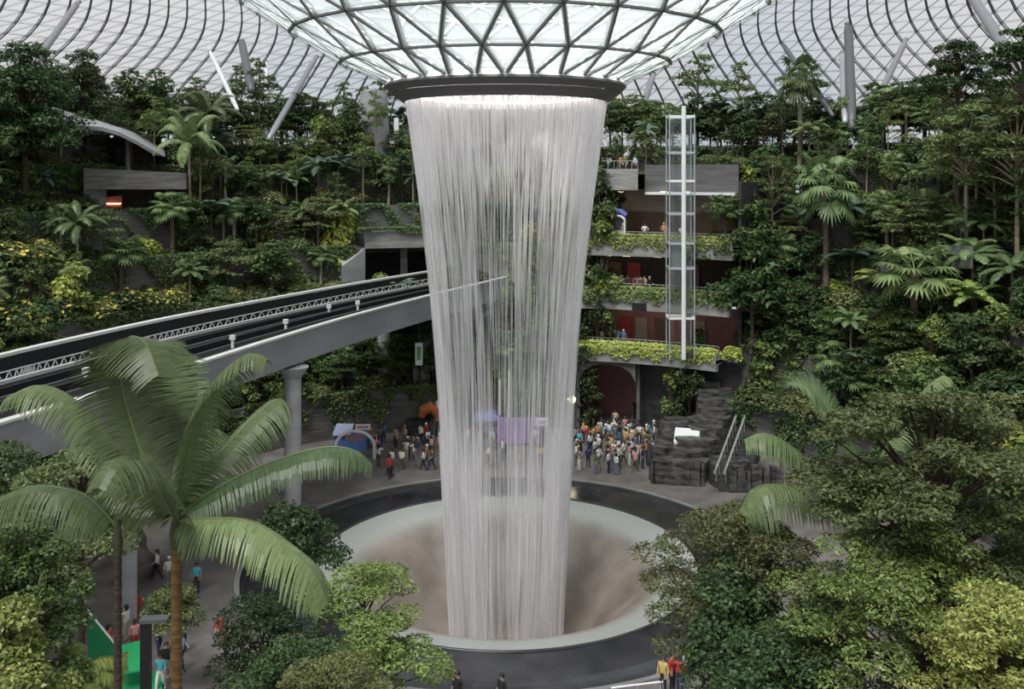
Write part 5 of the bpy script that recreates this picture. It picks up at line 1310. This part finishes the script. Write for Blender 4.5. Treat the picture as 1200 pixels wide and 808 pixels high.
def hair_mesh(z0, y0, long_):
    b = MB(); n = 10
    prof = [(.092, -.06 if not long_ else -.24), (.105, -.0), (.108, .06), (.085, .115), (.04, .145), (.005, .15)]
    b.lathe(prof, (0, 0), n); 
    v = []
    for x, y, z_ in b.v:
        back = max(0, y) / .1
        zz = z_
        if z_ < .03 and y < .02: zz = .05
        v.append((x * .95, y * 1.05 + .015 + y0, zz + z0))
    b.v = v
    me = bpy.data.meshes.new('hair'); me.from_pydata(b.v, [], b.f); me.polygons.foreach_set('use_smooth', [True] * len(me.polygons)); me.materials.append(HAIR[0]); return me
PB = {}
for pn, mod in list(POSES.items()) + [('sitting', SIT)]:
    J = dict(BASEJ); J.update(mod); off = J['chest'][2] - 1.32
    def zs(c, J=J, off=off, pn=pn):
        d = lambda k: (Vector(J[k]) - c).length
        if c.z > 1.455 + off and abs(c.x) < .13 and (c.y > -.15): return 0
        if min(d('wrl'), d('hal'), d('wrr'), d('har')) < .14 and abs(c.x) + abs(c.y) > .14 and c.z > .5: return 0
        if c.z > .98 + off and not (pn == 'sitting' and c.y < -.3): return 1
        if c.z < .075: return 3
        return 2
    me = skin_body('person', J, LK, RAD, [SKIN[0], CM['white'], CM['black'], mat('shoe', (.05, .05, .05), .6)], zs)
    PB[pn] = (me, hair_mesh(J['head'][2], J['head'][1], False), hair_mesh(J['head'][2], J['head'][1], True))
PEOPLE = []
def person(x, y, z, face, zone, rnd, pose=None, top=None, bot=None, skirt=False, hair=None):
    pose = pose or rnd.choices(['standing', 'walking', 'taking a photo', 'hand on hip'], [4, 3, 2, 2])[0]
    top = top or rnd.choices(list(CLO), [14, 5, 4, 2, 4, 2, 2, 4, 3, 2, 5, 1.5, 1, 1, .5])[0]
    bot = bot or rnd.choices(['black', 'navy', 'blue', 'beige', 'grey', 'white', 'olive', 'brown'], [6, 4, 3, 3, 3, 1.5, 1, 1])[0]
    me, h0, h1 = PB[pose]
    o = bpy.data.objects.new('person', me); col.objects.link(o); o.location = (x, y, z); o.rotation_euler = (0, 0, face); s = rnd.uniform(1.0, 1.12); o.scale = (s * 1.05, s * 1.05, s)
    sk = rnd.choice(SKIN)
    for i, m_ in enumerate((sk, CM[top], CM[bot])):
        o.material_slots[i].link = 'OBJECT'; o.material_slots[i].material = m_
    hl = rnd.random() < .45; hm = hair if hair is not None else rnd.choices([0, 1, 2, 3], [7, 3, 1.2, .6])[0]
    h = bpy.data.objects.new('hair' if hm < 2 else 'hat', h1 if (hl and hm < 2) else h0); col.objects.link(h); h.parent = o; h.material_slots[0].link = 'OBJECT'; h.material_slots[0].material = HAIR[hm]
    PEOPLE.append((o, zone, top, bot, pose)); return o
rnd = random.Random(21)
taken = []
def crowd(zone, n, pxr, Yr, z=0, rnd=rnd, face=None, cond=None, md=.55, **kw):
    c = 0; tries = 0
    while c < n and tries < 4000:
        tries += 1
        px = rnd.uniform(*pxr); Y = rnd.uniform(*Yr); x = (px - CX) / F * Y
        r = math.hypot(x - CEN.x, Y - CEN.y)
        if cond and not cond(px, Y, r): continue
        if any(abs(x - a) < md and abs(Y - b_) < md and abs(z - c_) < 1 for a, b_, c_ in taken): continue
        taken.append((x, Y, z)); f = rnd.uniform(-PI, PI) if face is None else face + rnd.uniform(-.6, .6)
        person(x, Y, z, f, zone, rnd, **kw); c += 1
crowd('in crowd right of waterfall', 74, (672, 768), (76.5, 88), cond=lambda px, Y, r: r > 16.6 and r < 30 and not (px > 758 and Y < 78) and (px > 700 or rnd.random() < .6))
crowd('on plaza left of waterfall', 30, (432, 518), (76, 90), cond=lambda px, Y, r: r > 16.6 and r < 29)
crowd('seen through the waterfall', 22, (525, 662), (78, 86), cond=lambda px, Y, r: r > 17.2)
def floor_people(zone, n, z, r, a0, a1):
    for k in range(n):
        a = a0 + (a1 - a0) * (k + .5) / n + rnd.uniform(-.25, .25); p = pol(r + rnd.uniform(1.6, 3.0), a, z); person(p.x, p.y, z, rnd.uniform(-1, 1) + PI * (rnd.random() < .3), zone, rnd)
floor_people('on the middle shop floor', 20, 12.4, 31.0, 12.8, 23.5)
floor_people('on the lowest shop floor', 5, 7.35, 31.0, 13.5, 20)
floor_people('on the upper shop floor', 5, 17.25, 32.0, 14, 30)
floor_people('on the balcony beside the elevator', 5, 23.7, 32.6, 14, 21)
# ground-floor opening and near groups
for px, py_, t_, b_, z_ in ((721, 503, 'beige', 'white', 0), (745, 490, 'black', 'black', 0), (757, 497, 'yellow', 'navy', 0)):
    Y = EYE * F / (py_ - HY) if py_ else 88
    person((px - CX) / F * Y, Y, 0, 0, 'at the maroon arched opening', rnd, top=t_, bot=b_)
for px, py_, t_, b_, zone, pose in ((457, 562, 'red', 'navy', 'at the pool edge left of waterfall', 'standing'),
                              (128, 778, 'red', 'black', 'beside the green triangular banner', 'hand on hip'), (158, 768, 'pink', 'red', 'just left of the black lamp post', 'standing'), (160, 735, 'red', 'red', 'behind the lamp post head', 'standing'), (148, 752, 'white', 'beige', 'near the thin palm trunk', 'taking a photo'),
                              (186, 768, 'white', 'navy', 'just right of the black lamp post', 'walking'), (230, 697, 'turquoise', 'black', 'between palm trunk and right frond', 'standing'), (198, 690, 'white', 'grey', 'behind the large palm trunk', 'standing'), (184, 680, 'white', 'black', 'behind the large palm trunk', 'walking'),
                              (212, 786, 'light blue', 'navy', 'right beside the large palm trunk', 'walking'), (216, 765, 'grey', 'navy', 'right beside the large palm trunk', 'standing'), (195, 800, 'black', 'beige', 'left beside the large palm trunk', 'walking'), (188, 812, 'turquoise', 'white', 'at the bottom by the lamp post', 'walking'),
                              (258, 760, 'red', 'grey', 'behind the dark olive tree', 'standing'), (264, 775, 'pink', 'black', 'behind the dark olive tree', 'walking'), (304, 792, 'white', 'beige', 'at the bottom under the dark olive tree', 'sitting'), (300, 795, 'white', 'blue', 'at the bottom under the dark olive tree', 'standing'), (318, 800, 'beige', 'navy', 'at the bottom under the dark olive tree', 'walking'),
                              (370, 800, 'white', 'black', 'below the small bright tree', 'standing'), (421, 812, 'white', 'navy', 'below the small bright tree', 'standing'), (536, 838, 'black', 'black', 'before the pool with only the head showing', 'standing'), (588, 838, 'black', 'navy', 'before the pool with only the head showing', 'standing'),
                              (777, 815, 'yellow', 'black', 'at the bottom right by the barrier', 'standing'), (788, 812, 'red', 'black', 'at the bottom right by the barrier', 'standing'), (797, 815, 'red', 'navy', 'at the bottom right by the barrier', 'taking a photo'), (803, 808, 'white', 'blue', 'at the bottom right by the barrier', 'standing'),
                              (862, 812, 'turquoise', 'white', 'at the bottom right under the trees', 'standing'), (960, 814, 'light blue', 'blue', 'at the bottom right under the trees', 'standing'), (952, 818, 'white', 'navy', 'at the bottom right under the trees', 'walking'), (1035, 812, 'white', 'black', 'at the bottom right under the trees', 'standing')):
    Y = EYE * F / (py_ - HY); person((px - CX) / F * Y, Y, 0, rnd.uniform(-2, 2), zone, rnd, pose=pose, top=t_, bot=b_, hair=0 if 'head' in zone else None)
G = {}
for o, zone, top, bot, pose in PEOPLE: G.setdefault((zone, top, bot, pose), []).append(o)
for (zone, top, bot, pose), L_ in G.items():
    L_.sort(key=lambda o: topx(Vector(o.location))[0])
    for k, o in enumerate(L_):
        o['label'] = 'person in %s top, %s bottoms, %s %s' % (top, bot, pose, zone) if len(L_) == 1 else '%s person in %s and %s, %s %s' % (['leftmost', 'second', 'third', 'fourth', 'fifth', 'sixth'][min(k, 5)], top, bot, pose, zone)
        o['category'] = 'person'; o['group'] = 'people ' + zone
